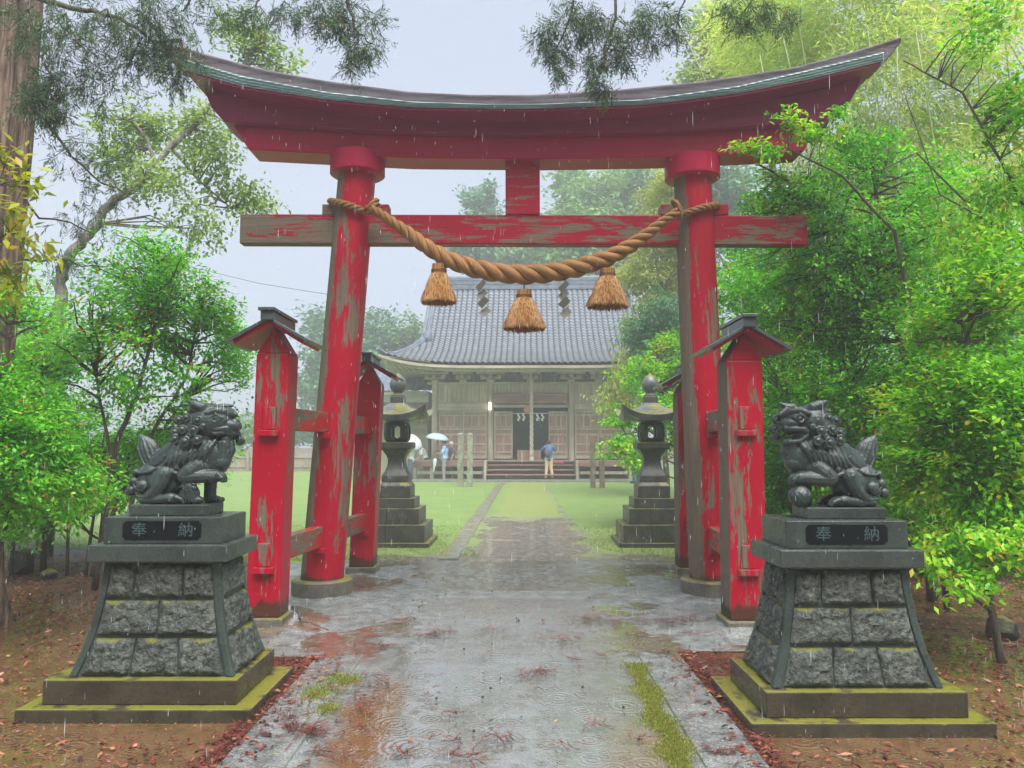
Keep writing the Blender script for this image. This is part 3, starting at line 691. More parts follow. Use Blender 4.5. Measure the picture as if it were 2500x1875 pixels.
def pedestal(cx, cy, label, seed, off, sc_):
    o = empty('statue_pedestal', (cx, cy, 0), label, 'pedestal', 'stone pedestals of the guardian statues')
    bx = lambda w_, d_, z0, z1, name, mt, bv=.006: M().box(cx - w_ / 2, cx + w_ / 2, cy - d_ / 2, cy + d_ / 2, z0, z1).build(name, mt, o, bevel=bv)
    
    M().box(cx + off - .62, cx + off + .62, cy - .40, cy + .40, -.05, .062).build('base_slab', MAT['granitemoss'], o, bevel=.008); M().box(cx + off - .52, cx + off + .52, cy - .33, cy + .33, .0625, .20).build('base_step', MAT['granitemoss'], o, bevel=.008)
    Z = [.201, .265, .40, .55, .70, .83]; W = [.90, .855, .775, .715, .672, .645]; D = [.56, .53, .475, .435, .41, .395]
    wz = lambda z: float(np.interp(z, Z, W)); dz_ = lambda z: float(np.interp(z, Z, D))
    m = M(); rr = []
    for z in np.linspace(.201, .83, 14):
        a, b = wz(z) / 2 - .013, dz_(z) / 2 - .013; rr.append([(cx - a, cy - b, z), (cx + a, cy - b, z), (cx + a, cy + b, z), (cx - a, cy + b, z)])
    m.loft(rr); m.build('core', MAT['granite'], o)
    for sx in (-1, 1):
        for sy in (-1, 1):
            m = M(); rr = []
            for z in np.linspace(.202, .829, 14):
                a, b = wz(z) / 2 - .002, dz_(z) / 2 - .002; x0, y0 = cx + sx * a, cy + sy * b; t = .042
                rr.append([(x0, y0, z), (x0 - sx * t, y0, z), (x0 - sx * t, y0 - sy * t, z), (x0, y0 - sy * t, z)])
            m.loft(rr); m.build('corner_rib', MAT['granite'], o, bevel=.006)
    r = RS(seed); rows = [(.212, .405), (.425, .615), (.635, .822)]
    fr = [[.34, .34, .32], [.5, .5], [.25, .46, .29]]; sdv = [[.5, .5], [.33, .34, .33], [.5, .5]]
    # rock-faced blocks: each front block a bulging, chipped face
    def block(fx, fy, ax, u0, u1, z0, z1):
        nu, nz = 24, 16; mm = M(); g = []
        ph = r.rand(10) * 9
        hgt = np.zeros((nz + 1, nu + 1)); 
        pl = [(r.rand(), r.rand(), r.randn() * .9, r.randn() * .9, r.rand() * .5) for _ in range(30)]
        for i in range(nz + 1):
            for j in range(nu + 1):
                s, t = j / nu, i / nz; e = min(s, 1 - s, t * 1.2, (1 - t) * 1.2)
                bulge = min(1, e * 7) ** .6; f_ = min(range(30), key=lambda q: (pl[q][0] - s) ** 2 + (pl[q][1] - t) ** 2); q = pl[f_]
                hgt[i, j] = bulge * (.016 + .022 * q[4] + .055 * (q[2] * (s - q[0]) * (u1 - u0) + q[3] * (t - q[1]) * .4) + .0012 * r.randn())
        for i in range(nz + 1):
            z = z0 + (z1 - z0) * i / nz; row = []
            for j in range(nu + 1):
                s = j / nu; h_ = hgt[i, j]
                if ax == 'x':
                    half = wz(z) / 2; x = cx + half * (-1 + 2 * (u0 + (u1 - u0) * s)); y = cy + fy * (dz_(z) / 2 - .006 + h_); row.append((x, y, z))
                else:
                    half = dz_(z) / 2; y = cy + half * (-1 + 2 * (u0 + (u1 - u0) * s)); x = cx + fx * (wz(z) / 2 - .006 + h_); row.append((x, y, z))
            g.append(row)
        V = [p for row in g for p in row]; Fq = [(i * (nu + 1) + j, i * (nu + 1) + j + 1, (i + 1) * (nu + 1) + j + 1, (i + 1) * (nu + 1) + j) for i in range(nz) for j in range(nu)]
        b0 = len(V)                                       # closed at the back
        dx, dy = (0, -fy * .03) if ax == 'x' else (-fx * .03, 0)
        bd = [(0, j) for j in range(nu + 1)] + [(i, nu) for i in range(1, nz + 1)] + [(nz, j) for j in range(nu - 1, -1, -1)] + [(i, 0) for i in range(nz - 1, 0, -1)]
        for i, j in bd: p = g[i][j]; V.append((p[0] + dx, p[1] + dy, p[2]))
        nb = len(bd)
        for k in range(nb):
            k2 = (k + 1) % nb; Fq.append((bd[k][0] * (nu + 1) + bd[k][1], bd[k2][0] * (nu + 1) + bd[k2][1], b0 + k2, b0 + k))
        Fq.append(tuple(b0 + k for k in range(nb)))
        mm.add(V, Fq); return mm
    for k, (z0, z1) in enumerate(rows):
        for (fx, fy, ax, ls, mg) in ((0, -1, 'x', fr[k], .062), (0, 1, 'x', fr[k], .062), (1, 0, 'y', sdv[k], .095), (-1, 0, 'y', sdv[k], .095)):
            tot = 1 - 2 * mg; u = mg
            for w_ in ls:
                b = block(fx, fy, ax, u + .006, u + w_ * tot - .006, z0, z1); u += w_ * tot
                b.build('stone_block', MAT['rough'], o, smooth='auto')
    bx(.765, .52, .845, .942, 'cap_slab', MAT['granite']); bx(.645, .41, .83, .8445, 'cap_neck', MAT['granite'])
    bx(.66, .40, .9425, 1.098, 'inscription_block', MAT['granite'])
    # black cartouche with notched corners, let 3 mm proud of the block
    fy = cy - .20; a0, a1, z0, z1, c = cx - .222, cx + .218, .966, 1.076, .016
    pts = [(a0 + c, z0), (a1 - c, z0), (a1 - c, z0 + c * .6), (a1, z0 + c), (a1, z1 - c), (a1 - c * .5, z1 - c * .6), (a1 - c, z1), (a0 + c, z1), (a0 + c * .5, z1 - c * .6), (a0, z1 - c), (a0, z0 + c), (a0 + c * .5, z0 + c * .6)]
    m = M(); m.loft([[(x, fy - .003, z) for x, z in pts], [(x, fy + .004, z) for x, z in pts]]); pl_ = m.build('name_plate', MAT['plate'], o)
    for ch, xx in (('\u5949', cx - .128), ('\u7d0d', cx + .132)): text_mesh(ch, .088, .0015, 'lettering', MAT['glyph'], pl_, (xx, fy - .0045, 1.020))
    o.scale = (sc_, sc_, .985); return o
PL, PR = (-2.035, 4.74), (1.86, 4.53)
pedestal(*PL, 'left tapered stone pedestal with inscription, under the closed-mouth lion', 3, -.035, 1.04)
pedestal(*PR, 'right tapered stone pedestal with inscription, under the open-mouth lion', 8, .02, 1.03)

# ---------------------------------------------------------------- guardian lions, carved from their side view (units of 0.48 mm)
def lion(cx, cy, z0, flip, opened, label):
    o = empty('guardian_lion_statue', (cx, cy, z0), label, 'statue', 'stone guardian lions'); K = .00048
    def P(u, v, d=0): return (cx + (u - 830) * K * flip, cy + d * K, z0 + .066 + (1430 - v) * K)
    mm = M(); R = lambda a: a * K
    def E_(u, v, d, ru, rd, rv, tilt=0):
        ell(mm, P(u, v, d), (ru * K, rd * K, rv * K), Matrix.Rotation(radians(tilt) * flip, 3, 'Y'), 3)
    def C_(pts, n=12): chain(mm, [P(*p[:3]) for p in pts], [R(p[3]) for p in pts], n)
    # trunk
    E_(480, 830, 0, 235, 190, 270); E_(700, 860, 0, 300, 205, 250, 12); E_(950, 960, 0, 290, 195, 220, 25); E_(1200, 1110, 0, 235, 205, 230)
    C_([(620, 600, 0, 200), (760, 680, 0, 210), (960, 810, 0, 190), (1130, 930, 0, 170)])
    E_(400, 900, -20, 150, 150, 130); E_(560, 960, -110, 120, 90, 110)
    # chest hair and the flowing locks of the neck and back
    r = RS(3)
    for sd in (-1, 1):
        for i in range(9):
            u = 420 + i * 62; C_([(u - 10, 640 + i * 8, sd * (150 + 22 * sin(i)), 30), (u + 30, 720 + i * 16, sd * 205, 34), (u + 75, 800 + i * 14, sd * 212, 27), (u + 110 + 12 * (i % 3), 900 + i * 10 + 24 * (i % 2), sd * 196, 11)], 8)
        for i in range(5):
            u = 850 + i * 48; C_([(u - 110, 620 + i * 30, sd * 120, 34), (u - 20, 700 + i * 34, sd * 158, 32), (u + 70, 790 + i * 32, sd * 150, 14)], 8)
        for i in range(4):
            C_([(250 + i * 34, 660, sd * (20 + 35 * i), 30), (235 + i * 40, 760 + 14 * i, sd * (25 + 36 * i), 30), (270 + i * 42, 880 + 12 * i, sd * (30 + 34 * i), 12)], 8)
    # head
    hd = -25 if opened else 0
    E_(*((600, 400, hd, 235, 225, 240) if opened else (540, 400, hd, 275, 235, 250))); E_(*((370, 440, 120, 110, 80, 110) if opened else (330, 500, 90, 140, 110, 150))); E_(*((430, 340, hd - 20, 190, 185, 120) if opened else (420, 380, hd - 20, 190, 185, 170))); E_(700, 470, hd, 190, 215, 220); E_(640, 260, hd, 190, 170, 80)
    if opened:
        E_(350, 410, -45, 150, 165, 95); E_(262, 395, -50, 62, 100, 62); E_(250, 372, -50, 40, 60, 40); C_([(250, 470, -120, 40), (330, 480, -175, 38), (430, 480, -190, 34), (500, 520, -185, 30)]); C_([(230, 470, -20, 40), (250, 465, 60, 38), (330, 470, 120, 34)])
        E_(350, 650, -45, 135, 120, 42); C_([(245, 640, -40, 34), (285, 640, -130, 32), (400, 630, -170, 30), (490, 560, -185, 28)]); E_(480, 560, -40, 110, 150, 120); E_(370, 600, -45, 80, 60, 30)
        for q in range(7): E_(262 + 33 * q, 510, -122 - 10 * q, 13, 12, 26 if q in (1, 5) else 16)
        for q in range(7): E_(268 + 32 * q, 606, -120 - 8 * q, 12, 11, 22 if q in (1, 5) else 13)
        E_(350, 700, -30, 90, 90, 40)
    else:
        E_(290, 430, 0, 165, 140, 95, -12); E_(215, 400, 0, 60, 85, 60); C_([(215, 460, 60, 34), (280, 480, 120, 34), (420, 490, 165, 30)]); C_([(215, 460, -60, 34), (280, 480, -120, 34), (420, 490, -165, 30)])
        E_(300, 540, 0, 130, 120, 60); C_([(240, 520, -80, 26), (330, 535, -130, 28), (430, 545, -160, 26)]); E_(330, 610, 0, 100, 110, 70)
        C_([(300, 600, -60, 40), (290, 700, -60, 45), (330, 820, -60, 30)]); C_([(300, 600, 60, 40), (290, 700, 60, 45), (330, 820, 60, 30)])
    for sd in (-1, 1):
        # brow, eye with rim, nostril, spiral of the brow
        C_([(240, 300, sd * 50 + hd, 42), (310, 262, sd * 110 + hd, 52), (410, 250, sd * 165 + hd, 46), (500, 290, sd * 200 + hd, 30)]); C_([(300, 250, sd * 130 + hd, 20), (340, 215, sd * 150 + hd, 20), (385, 235, sd * 160 + hd, 16)], 8)
        E_(395, 352, sd * 168 + hd, 52, 44, 44); C_([(325, 345, sd * 170 + hd, 18), (395, 300, sd * 198 + hd, 20), (470, 350, sd * 205 + hd, 16), (400, 404, sd * 200 + hd, 15), (325, 352, sd * 172 + hd, 14)], 6)
        E_(235, 405, sd * 48 + hd, 28, 22, 24)
        # ears: folded leaf shapes on top of the head
        e = [(520 + 0, 300, sd * 120, 50), (580, 210, sd * 150, 66), (680, 175, sd * 165, 58), (755, 135, sd * 170, 16)] if sd < 0 else [(500, 260, 110, 40), (440, 200, 150, 60), (350, 190, 165, 48), (285, 150, 168, 22)] if opened else [(470, 280, 110, 44), (500, 200, 150, 60), (420, 185, 160, 44), (310, 175, 160, 16)]
        C_(e, 10)
        E_(640, 240, sd * 150, 110, 40, 60, -8)
        # snail curls, each a ball with a ridge winding round it
        curls = [(610, 375, 175, 60), (755, 340, 165, 58), (870, 370, 110, 62), (640, 500, 205, 62), (785, 490, 195, 62), (905, 520, 130, 66), (590, 620, 215, 66), (740, 640, 215, 68), (895, 610, 150, 64), (690, 560, 215, 40), (540, 460, 205, 34)]
        for u, v, d, q in curls:
            u = u if sd < 0 or not opened else u - 20; dd = sd * d
            dd += sd * 22; E_(u, v, dd, q * .78, q * .85, q * .78); E_(u, v, dd + sd * q * .72, q * .28, q * .22, q * .28)
            pts = []
            for i in range(17):
                a = i / 16 * 2 * pi * 1.15; rr_ = q * (1.04 - .42 * i / 16); pts.append((u + cos(a) * rr_, v + sin(a) * rr_, dd + sd * q * (.42 + .2 * i / 16), 10.5))
            C_(pts, 6)
    front = [(200, 350), (165, 470), (185, 585)] if opened else [(230, 560), (180, 640)]
    for u, v in front: E_(u, v, 110, 60, 60, 58); C_([(u - 45 + 45 * (1 - cos(a)), v + 50 * sin(a), 60, 9) for a in np.linspace(-2.6, 2.6, 9)], 6)
    # far fore leg, straight down on the base; near fore leg lifted
    C_([(560, 980, 110, 110), (545, 1120, 110, 85), (550, 1270, 110, 78), (550, 1380, 110, 80)]); E_(500, 1385, 110, 105, 85, 46)
    for q in range(4): E_(410, 1395, 60 + q * 34, 34, 20, 34)
    C_([(600, 930, -130, 105), (700, 1020, -165, 108), (770, 1080, -170, 98)]); C_([(760, 1090, -170, 100), (640, 1085, -165, 92), (500, 1080, -150, 84), (380, 1085, -140, 80)]); E_(340, 1085, -140, 85, 90, 66)
    for q in range(4): C_([(335 - 10 * (q % 2), 1060 + 8 * q, -205 + q * 42, 34), (290, 1105, -208 + q * 44, 30), (285, 1145, -206 + q * 43, 20)], 8)
    C_([(770, 1040, -180, 40), (830, 1060, -190, 34), (900, 1030, -190, 26), (980, 970, -190, 16)], 8); E_(860, 975, -200, 36, 20, 36)
    # haunches, hind legs and toes
    for sd in (-1, 1):
        E_(1075, 1120, sd * 165, 130, 85, 190, -28); C_([(1010, 1050, sd * 170, 105), (1060, 1180, sd * 180, 95), (1150, 1300, sd * 170, 80), (1270, 1370, sd * 165, 55)]); C_([(1290, 1375, sd * 170, 52), (1100, 1370, sd * 175, 58), (930, 1350, sd * 170, 66), (830, 1370, sd * 165, 60)])
        for q in range(4): C_([(850, 1330 + 4 * q, sd * (125 + 30 * q), 34), (780, 1370, sd * (120 + 32 * q), 30), (755, 1405, sd * (118 + 32 * q), 22)], 8)
        for u, v, q in ((1290, 1200, 78), (1415, 1150, 66), (1445, 1260, 66), (1390, 1030, 46)):
            E_(u, v, sd * 175 * (1 if u < 1350 else .75), q, 60, q); d = sd * (230 if u < 1350 else 175)
            pts = [(u + cos(a) * q * (.95 - a * .07), v + sin(a) * q * (.95 - a * .07), d - sd * 18, 9) for a in np.linspace(.4, 8.5, 22)]; C_(pts, 6)
        C_([(1000, 965, sd * 190, 17), (1090, 975, sd * 205, 20), (1200, 1030, sd * 210, 20), (1330, 1045, sd * 185, 18), (1400, 1000, sd * 150, 14)], 6)
        C_([(1150, 1180, sd * 225, 14), (1120, 1260, sd * 230, 16), (1200, 1340, sd * 225, 14), (1340, 1330, sd * 200, 14), (1390, 1200, sd * 190, 12)], 6)
    C_([(980, 1180, 0, 150), (1060, 1280, 0, 130)])
    # flame-shaped tail with grooves
    rr = []
    for u, v, w_, t_ in ((1170, 1000, 100, 70), (1215, 940, 130, 80), (1265, 850, 142, 84), (1300, 770, 148, 80), (1325, 700, 138, 70), (1350, 640, 108, 56), (1385, 590, 66, 38), (1435, 552, 14, 12)):
        rr.append([P(u + cos(a) * w_ * .95, v + cos(a) * w_ * .18, sin(a) * t_) for a in np.linspace(0, 2 * pi, 16, endpoint=False)])
    mm.loft(rr)
    for sd in (-1, 1):
        for i in range(5):
            x = -1 + .5 * i; C_([(1225 + x * 95, 960, sd * 66, 16), (1270 + x * 112, 850, sd * (82 - 26 * abs(x)), 17), (1318 + x * 112, 730, sd * (76 - 28 * abs(x)), 16), (1365 + x * 60, 620, sd * (50 - 18 * abs(x)), 12), (1430, 556, sd * 6, 6)], 6)
    voxel(mm, 'body', MAT['statue'], o, .0038, 0)
    m = M(); a, b = sorted((P(425, 0)[0], P(1405, 0)[0])); m.box(a, b, cy - .125, cy + .125, z0 + .0005, z0 + .066); m.build('base_plate', MAT['granite'], o, bevel=.006)
    if opened:
        mm = M(); ell(mm, P(390, 1300, -140), (R(138),) * 3, None, 4)
        C2 = lambda pts: chain(mm, [P(*p) for p in pts], [R(9)] * len(pts), 6)
        for k in range(12):
            a0 = k * pi / 6; pts = []
            for i in range(9):
                t = i / 8; z = 60 - 60 * abs(t * 2 - 1) * 1.2; aa = a0 + t * pi / 6; rr_ = sqrt(max(0, 138 ** 2 - z ** 2)); pts.append((390 + cos(aa) * rr_, 1300 - z, -140 + sin(aa) * rr_))
            C2(pts)
        C2([(390 + cos(a) * 120, 1240, -140 + sin(a) * 120) for a in np.linspace(0, 2 * pi, 25)])
        voxel(mm, 'carved_ball', MAT['statue'], o, .004, 1)
    else:
        mm = M()
        def e2(u, v, d, a, b, c): ell(mm, P(u, v, d), (R(a), R(b), R(c)), None, 3)
        e2(690, 1310, -140, 110, 80, 120); e2(700, 1210, -160, 85, 80, 75); e2(640, 1225, -190, 45, 50, 36); e2(600, 1380, -150, 80, 70, 50); e2(760, 1150, -170, 36, 22, 30); e2(650, 1140, -170, 34, 22, 28)
        for k in range(9):
            a = k * .7; chain(mm, [P(700 + cos(a) * 70, 1200 + sin(a) * 62, -220), P(705 + cos(a) * 105, 1215 + sin(a) * 95, -215)], [R(20), R(12)], 6)
        for k in range(6): chain(mm, [P(620 + 34 * k, 1270, -210), P(610 + 38 * k, 1400, -215)], [R(16), R(11)], 6)
        voxel(mm, 'cub', MAT['statue'], o, .004, 1)
    o.scale = (1.0, 1.0, .995) if not opened else (.955, .955, .98); return o
lion(PL[0] + .035, PL[1] - .0, 1.0985 * .985, -1, False, 'dark stone guardian lion with closed mouth and raised head, on the left pedestal')
lion(PR[0] + .0, PR[1] - .0, 1.0985 * .985, 1, True, 'dark stone guardian lion with open mouth, paw on a carved ball, on the right pedestal')

# ---------------------------------------------------------------- stone lanterns
def lantern(loc, rz, label):
    o = empty('stone_lantern', (0, 0, 0), label, 'stone lantern', 'tall stone lanterns on stepped bases')
    for nm, hw, z0, z1, tp in (('footing', .575, -.05, .07, 0), ('base_tier', .505, .0705, .326, 0), ('base_tier', .405, .3265, .56, 0), ('base_tier', .315, .5605, .71, 0), ('base_tier', .245, .7105, .89, 0)):
        m = M(); m.box(-hw, hw, -hw, hw, z0, z1); p = m.build(nm, MAT['lantern'], o, bevel=.008)
    m = M(); m.box(-.245, .245, -.245, .245, .8905, .95, taper=.05); m.build('sloped_course', MAT['lantern'], o, bevel=.006)
    m = M()                                                     # butt joints of the lower courses
    for hw, z0, z1 in ((.505, .075, .322), (.405, .332, .556)):
        for s in (-1, 1):
            for t in (-.08, ): m.box(t - .004, t + .004, s * hw - .003 * s - .004, s * hw - .003 * s + .004, z0, z1); m.box(s * hw - .003 * s - .004, s * hw - .003 * s + .004, t - .004, t + .004, z0, z1)
    m.build('joint', MAT['plate'], o)
    def sq(prof, name, mt, ch=.18, sm='auto'):
        m = M(); rr = []
        for h_, z in prof:
            c = h_ * ch; rr.append([(h_ - c, -h_, z), (h_, -h_ + c, z), (h_, h_ - c, z), (h_ - c, h_, z), (-h_ + c, h_, z), (-h_, h_ - c, z), (-h_, -h_ + c, z), (-h_ + c, -h_, z)])
        m.loft(rr); return m.build(name, mt, o, smooth=sm, bevel=.004)
    sq([(.205, .9505), (.205, 1.03), (.20, 1.05), (.165, 1.11), (.137, 1.18), (.125, 1.25), (.13, 1.31), (.15, 1.36), (.18, 1.40), (.19, 1.425)], 'shaft', MAT['lantern'], .06)
    sq([(.19, 1.4255), (.25, 1.47), (.25, 1.545), (.225, 1.56)], 'platform', MAT['lantern'], .06)
    m = M(); n = 16                                              # fire box with a clear opening through it
    h_ = .185
    for sx, sy in ((1, 1), (1, -1), (-1, 1), (-1, -1)):
        m.loft([[(sx * .07, sy * .07, z), (sx * .07, sy * w_, z), (sx * (w_ - .05), sy * w_, z), (sx * w_, sy * (w_ - .05), z), (sx * w_, sy * .07, z)] for z, w_ in ((1.5605, .15), (1.60, .18), (1.70, .19), (1.83, .18), (1.869, .16))])
    for z0, z1, w0, w1 in ((1.5607, 1.615, .148, .181), (1.81, 1.8688, .183, .16)):
        for a, b in (((-.0699, -1), (.0699, 1)),):
            m.hexa([(-.0699, -w0, z0), (.0699, -w0, z0), (.0699, w0, z0), (-.0699, w0, z0), (-.0699, -w1, z1), (.0699, -w1, z1), (.0699, w1, z1), (-.0699, w1, z1)])
            m.hexa([(-w0, -.0699, z0 + .001), (w0, -.0699, z0 + .001), (w0, .0699, z0 + .001), (-w0, .0699, z0 + .001), (-w1, -.0699, z1 - .001), (w1, -.0699, z1 - .001), (w1, .0699, z1 - .001), (-w1, .0699, z1 - .001)])
    for q in (-1, 1):
        for s in (-1, 1):
            for zc, d in ((1.615, 1), (1.81, -1)):                # chamfers that make the opening eight-sided
                m.add([(q * .0699, s * .10, zc), (q * .035, s * .10, zc), (q * .0699, s * .10, zc + d * .03), (q * .0699, s * .17, zc), (q * .035, s * .17, zc), (q * .0699, s * .17, zc + d * .03)], [(0, 1, 2), (3, 5, 4), (0, 3, 4, 1), (1, 4, 5, 2), (0, 2, 5, 3)])
    m.build('fire_box', MAT['lantern'], o)
    # roof: square, concave, corners swept up
    N = 24; grid = {}; V = []; Fq = []
    def top(x, y):
        r = max(abs(x), abs(y)); s = min(abs(x), abs(y)); t = (r - .12) / .38; base = 2.175 - .205 * min(1, max(0, t)) ** .62
        return base + .16 * max(0, (s / .5)) ** 2.4 * max(0, r / .5) ** 1.5
    def bot(x, y):
        r = max(abs(x), abs(y)); s = min(abs(x), abs(y)); return 1.875 + .02 * r + .15 * (s / .5) ** 2.4 * (r / .5) ** 1.5
    xs = [(-.5 + i / N) * (1) for i in range(N + 1)]
    for k, fn in enumerate((top, bot)):
        for j, y in enumerate(xs):
            for i, x in enumerate(xs): V.append((x * (.92 if k else 1), y * (.92 if k else 1), fn(x, y)))
    q = N + 1
    for j in range(N):
        for i in range(N):
            a = j * q + i; Fq.append((a, a + 1, a + q + 1, a + q)); b = a + q * q; Fq.append((b, b + q, b + q + 1, b + 1))
    bd = [(i, 0) for i in range(N)] + [(N, j) for j in range(N)] + [(N - i, N) for i in range(N)] + [(0, N - j) for j in range(N)]
    for k in range(len(bd)):
        a = bd[k][1] * q + bd[k][0]; b2 = bd[(k + 1) % len(bd)]; b = b2[1] * q + b2[0]; Fq.append((a, b, b + q * q, a + q * q))
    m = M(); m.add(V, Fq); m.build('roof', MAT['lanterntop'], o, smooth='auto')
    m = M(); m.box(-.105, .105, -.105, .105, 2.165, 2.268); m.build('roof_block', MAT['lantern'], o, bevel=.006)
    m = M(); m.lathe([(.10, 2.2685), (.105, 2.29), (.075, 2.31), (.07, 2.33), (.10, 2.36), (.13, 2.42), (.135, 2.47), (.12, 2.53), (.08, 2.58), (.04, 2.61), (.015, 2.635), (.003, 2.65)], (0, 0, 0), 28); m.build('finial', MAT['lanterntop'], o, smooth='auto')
    o.location = loc; o.rotation_euler.z = rz; return o
LA = lantern((-1.79, 12.05, -.01), radians(-1.2), 'left stone lantern on a stepped base, partly behind the left rear red post')
copy_tree(LA, (2.17, 12.05, -.01), 'right stone lantern on a stepped base, beside the bright green maple tree', radians(-1.2))
# ---------------------------------------------------------------- the shrine hall
MAT['oldwood'] = mat_wood('grey_weathered_timber', (.31, .27, .20), (.52, .46, .36), (1, 1, .07), 9)
MAT['oldwoodh'] = mat_wood('grey_weathered_beam', (.31, .27, .20), (.52, .45, .36), (.07, 1, 1), 9)
MAT['brownwood'] = mat_wood('brown_door_panels', (.27, .14, .11), (.42, .25, .20), (1, 1, .1), 12)
MAT['redwood'] = mat_wood('reddish_carved_beam', (.20, .10, .08), (.33, .20, .16), (.06, 1, 1), 8)
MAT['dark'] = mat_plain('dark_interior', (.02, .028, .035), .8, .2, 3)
MAT['plaster'] = mat_plain('white_plaster', (.72, .74, .72), .7, .05, 4)
MAT['cream'] = mat_plain('cream_plaster', (.48, .44, .32), .7, .08, 4)
def mat_tile():
    k = NT('glazed_grey_roof_tile', .4, .3); n = k.noise(k.obj, 3, 4); f = k.vor(k.obj, 3.9, out=1)
    c = k.mix(k.ramp(n, .3, .7), (.09, .125, .18), (.16, .21, .29)); fv = k.sep(f)[0]; c = k.mix(k.math('MULTIPLY', fv, .35), c, (.07, .09, .12))
    c = k.mix(k.math('MULTIPLY', k.attr(), .85), c, (.018, .02, .024))
    h = k.n('HueSaturation'); h.inputs['Saturation'].default_value = .75; k.l(c, h.inputs['Color'])
    return k.fin(h.outputs[0], k.ramp(n, 0, 1, .35, .55))
MAT['tile'] = mat_tile()
S = empty('shrine_hall', (0, 0, 0), 'old timber shrine hall with big grey tiled roof, seen beyond the gate across the lawn', 'shrine')
def sb(name, mt, boxes, parent=S, bevel=.01):
    m = M()
    for b in boxes: m.box(*b)
    return m.build(name, mt, parent, bevel=bevel)
YE, YC, YB = -2.2, 4.5, 11.2; PITCH = .262
def zprof(y):                                                   # concave roof slope
    d = abs(y - YC); return float(np.interp(d, [0, 1.2, 2.4, 3.5, 4.6, 5.7, 6.7], [9.45, 8.30, 7.18, 6.28, 5.62, 5.16, 4.84]))
def wid(y): return float(np.interp(abs(y - YC), [0, 3.5, 6.7], [4.7, 4.75, 6.4]))
xs = np.arange(-6.5, 6.501, PITCH / 8); NR = 34
for sgn, nm in ((-1, 'front'), (1, 'rear')):
    V = []; rows = []
    for r_ in range(NR):
        for fr_ in (0.0, .04, .55, .985): rows.append((r_ + fr_, fr_))
    Z0 = []; DT = []
    for (q, fr_) in rows:
        t = q / NR; y = YC + sgn * 6.7 * t; w_ = wid(y); x = np.clip(xs, -w_, w_); z = zprof(y)
        lift = .52 * (np.abs(x) / 6.4) ** 5 * t ** 2
        sx = np.abs(np.sin(pi * xs / PITCH)); prof = .075 * sx ** .55 + .016 * np.sin(2 * pi * xs / PITCH); DT.append(np.maximum(sx < .30, fr_ > .9) * 1.0 if .5 < 2 else 0)
        Z0.append(np.stack([x, np.full_like(x, y), z + lift + prof + .06 * fr_], 1))
    V = np.concatenate(Z0); nx = len(xs); i = np.arange(nx - 1)[None, :] + nx * np.arange(len(rows) - 1)[:, None]
    Q = np.stack([i, i + nx, i + nx + 1, i + 1], -1).reshape(-1, 4); 
    if sgn > 0: Q = Q[:, ::-1]
    np_mesh('roof_slope', V, Q, MAT['tile'], S, np.concatenate(DT))
for sx in (-1, 1):                                              # hip skirts left and right
    ys = np.arange(-2.2, 11.21, PITCH / 6); rowsn = 12; L = []
    for q in range(rowsn * 3 + 1):
        t = q / (rowsn * 3); x0 = 4.75 + (6.4 - 4.75) * t; yl = np.interp(t, [0, 1], [3.5, 6.7]); y = np.clip(ys, YC - yl, YC + yl)
        z = float(np.interp(t, [0, .5, 1], [6.28, 5.36, 4.84])); lift = .52 * (np.abs(y - YC) / 6.7) ** 5 * t ** 2
        L.append(np.stack([np.full_like(y, sx * x0), y, z + lift + .05 * np.abs(np.sin(pi * ys / PITCH)) ** .6 + .04 * ((q % 3) / 2)], 1))
    V = np.concatenate(L); n_ = len(ys); i = np.arange(n_ - 1)[None, :] + n_ * np.arange(len(L) - 1)[:, None]
    Q = np.stack([i, i + 1, i + n_ + 1, i + n_], -1).reshape(-1, 4); np_mesh('roof_skirt', V, Q if sx > 0 else Q[:, ::-1], MAT['tile'], S)
    m = M(); m.add([(sx * 4.35, YC - 3.5, 6.25), (sx * 4.35, YC + 3.5, 6.25), (sx * 4.35, YC, 9.4)], [(0, 1, 2)]); m.add([(sx * 4.30, YC - 3.5, 6.25), (sx * 4.30, YC + 3.5, 6.25), (sx * 4.30, YC, 9.4)], [(2, 1, 0)]); m.build('gable_board', MAT['oldwood'], S)
    for sg in (-1, 1):                                          # verge ridges and hip ridges, with their end tiles
        m = M(); pts = [(sx * 4.72, YC + sg * d, zprof(YC + sg * d) + .17) for d in np.linspace(.1, 3.6, 16)]; m.tube(pts, [.10] * 16, 10); m.tube([(a - sx * .01, b, c + .10) for a, b, c in pts], [.055] * 16, 8)
        m.tube([(a + sx * .25, b, c - .12) for a, b, c in pts], [.10] * 16, 8)
        m.build('verge_ridge', MAT['tile'], S, smooth='auto')
        m = M(); pts = [(sx * (4.75 + 1.65 * t), YC + sg * (3.5 + 3.2 * t), zprof(YC + sg * (3.5 + 3.2 * t)) + .14 + .52 * t ** 6 + .12 * max(0, t - .9) * 5) for t in np.linspace(0, 1, 16)]; m.tube(pts, [.12] * 15 + [.09], 10); m.tube([(a, b, c + .12) for a, b, c in pts[:13]], [.07] * 13, 8); m.build('hip_ridge', MAT['tile'], S, smooth='auto')
        p = (sx * 4.72, YC + sg * 3.75, zprof(YC + sg * 3.6) + .16); m = M(); ell(m, p, (.24, .09, .26), None, 3); ell(m, (p[0], p[1] + sg * .07, p[2]), (.12, .06, .13)); ell(m, (p[0] - .16, p[1], p[2] + .2), (.06, .05, .1)); ell(m, (p[0] + .16, p[1], p[2] + .2), (.06, .05, .1)); m.build('ridge_end_tile', MAT['tile'], S, smooth=True)
m = M()
for z0, z1, h_ in ((9.35, 9.50, .26), (9.505, 9.60, .20), (9.605, 9.70, .215), (9.705, 9.80, .20), (9.805, 9.90, .215)): m.box(-4.75, 4.75, YC - h_, YC + h_, z0, z1)
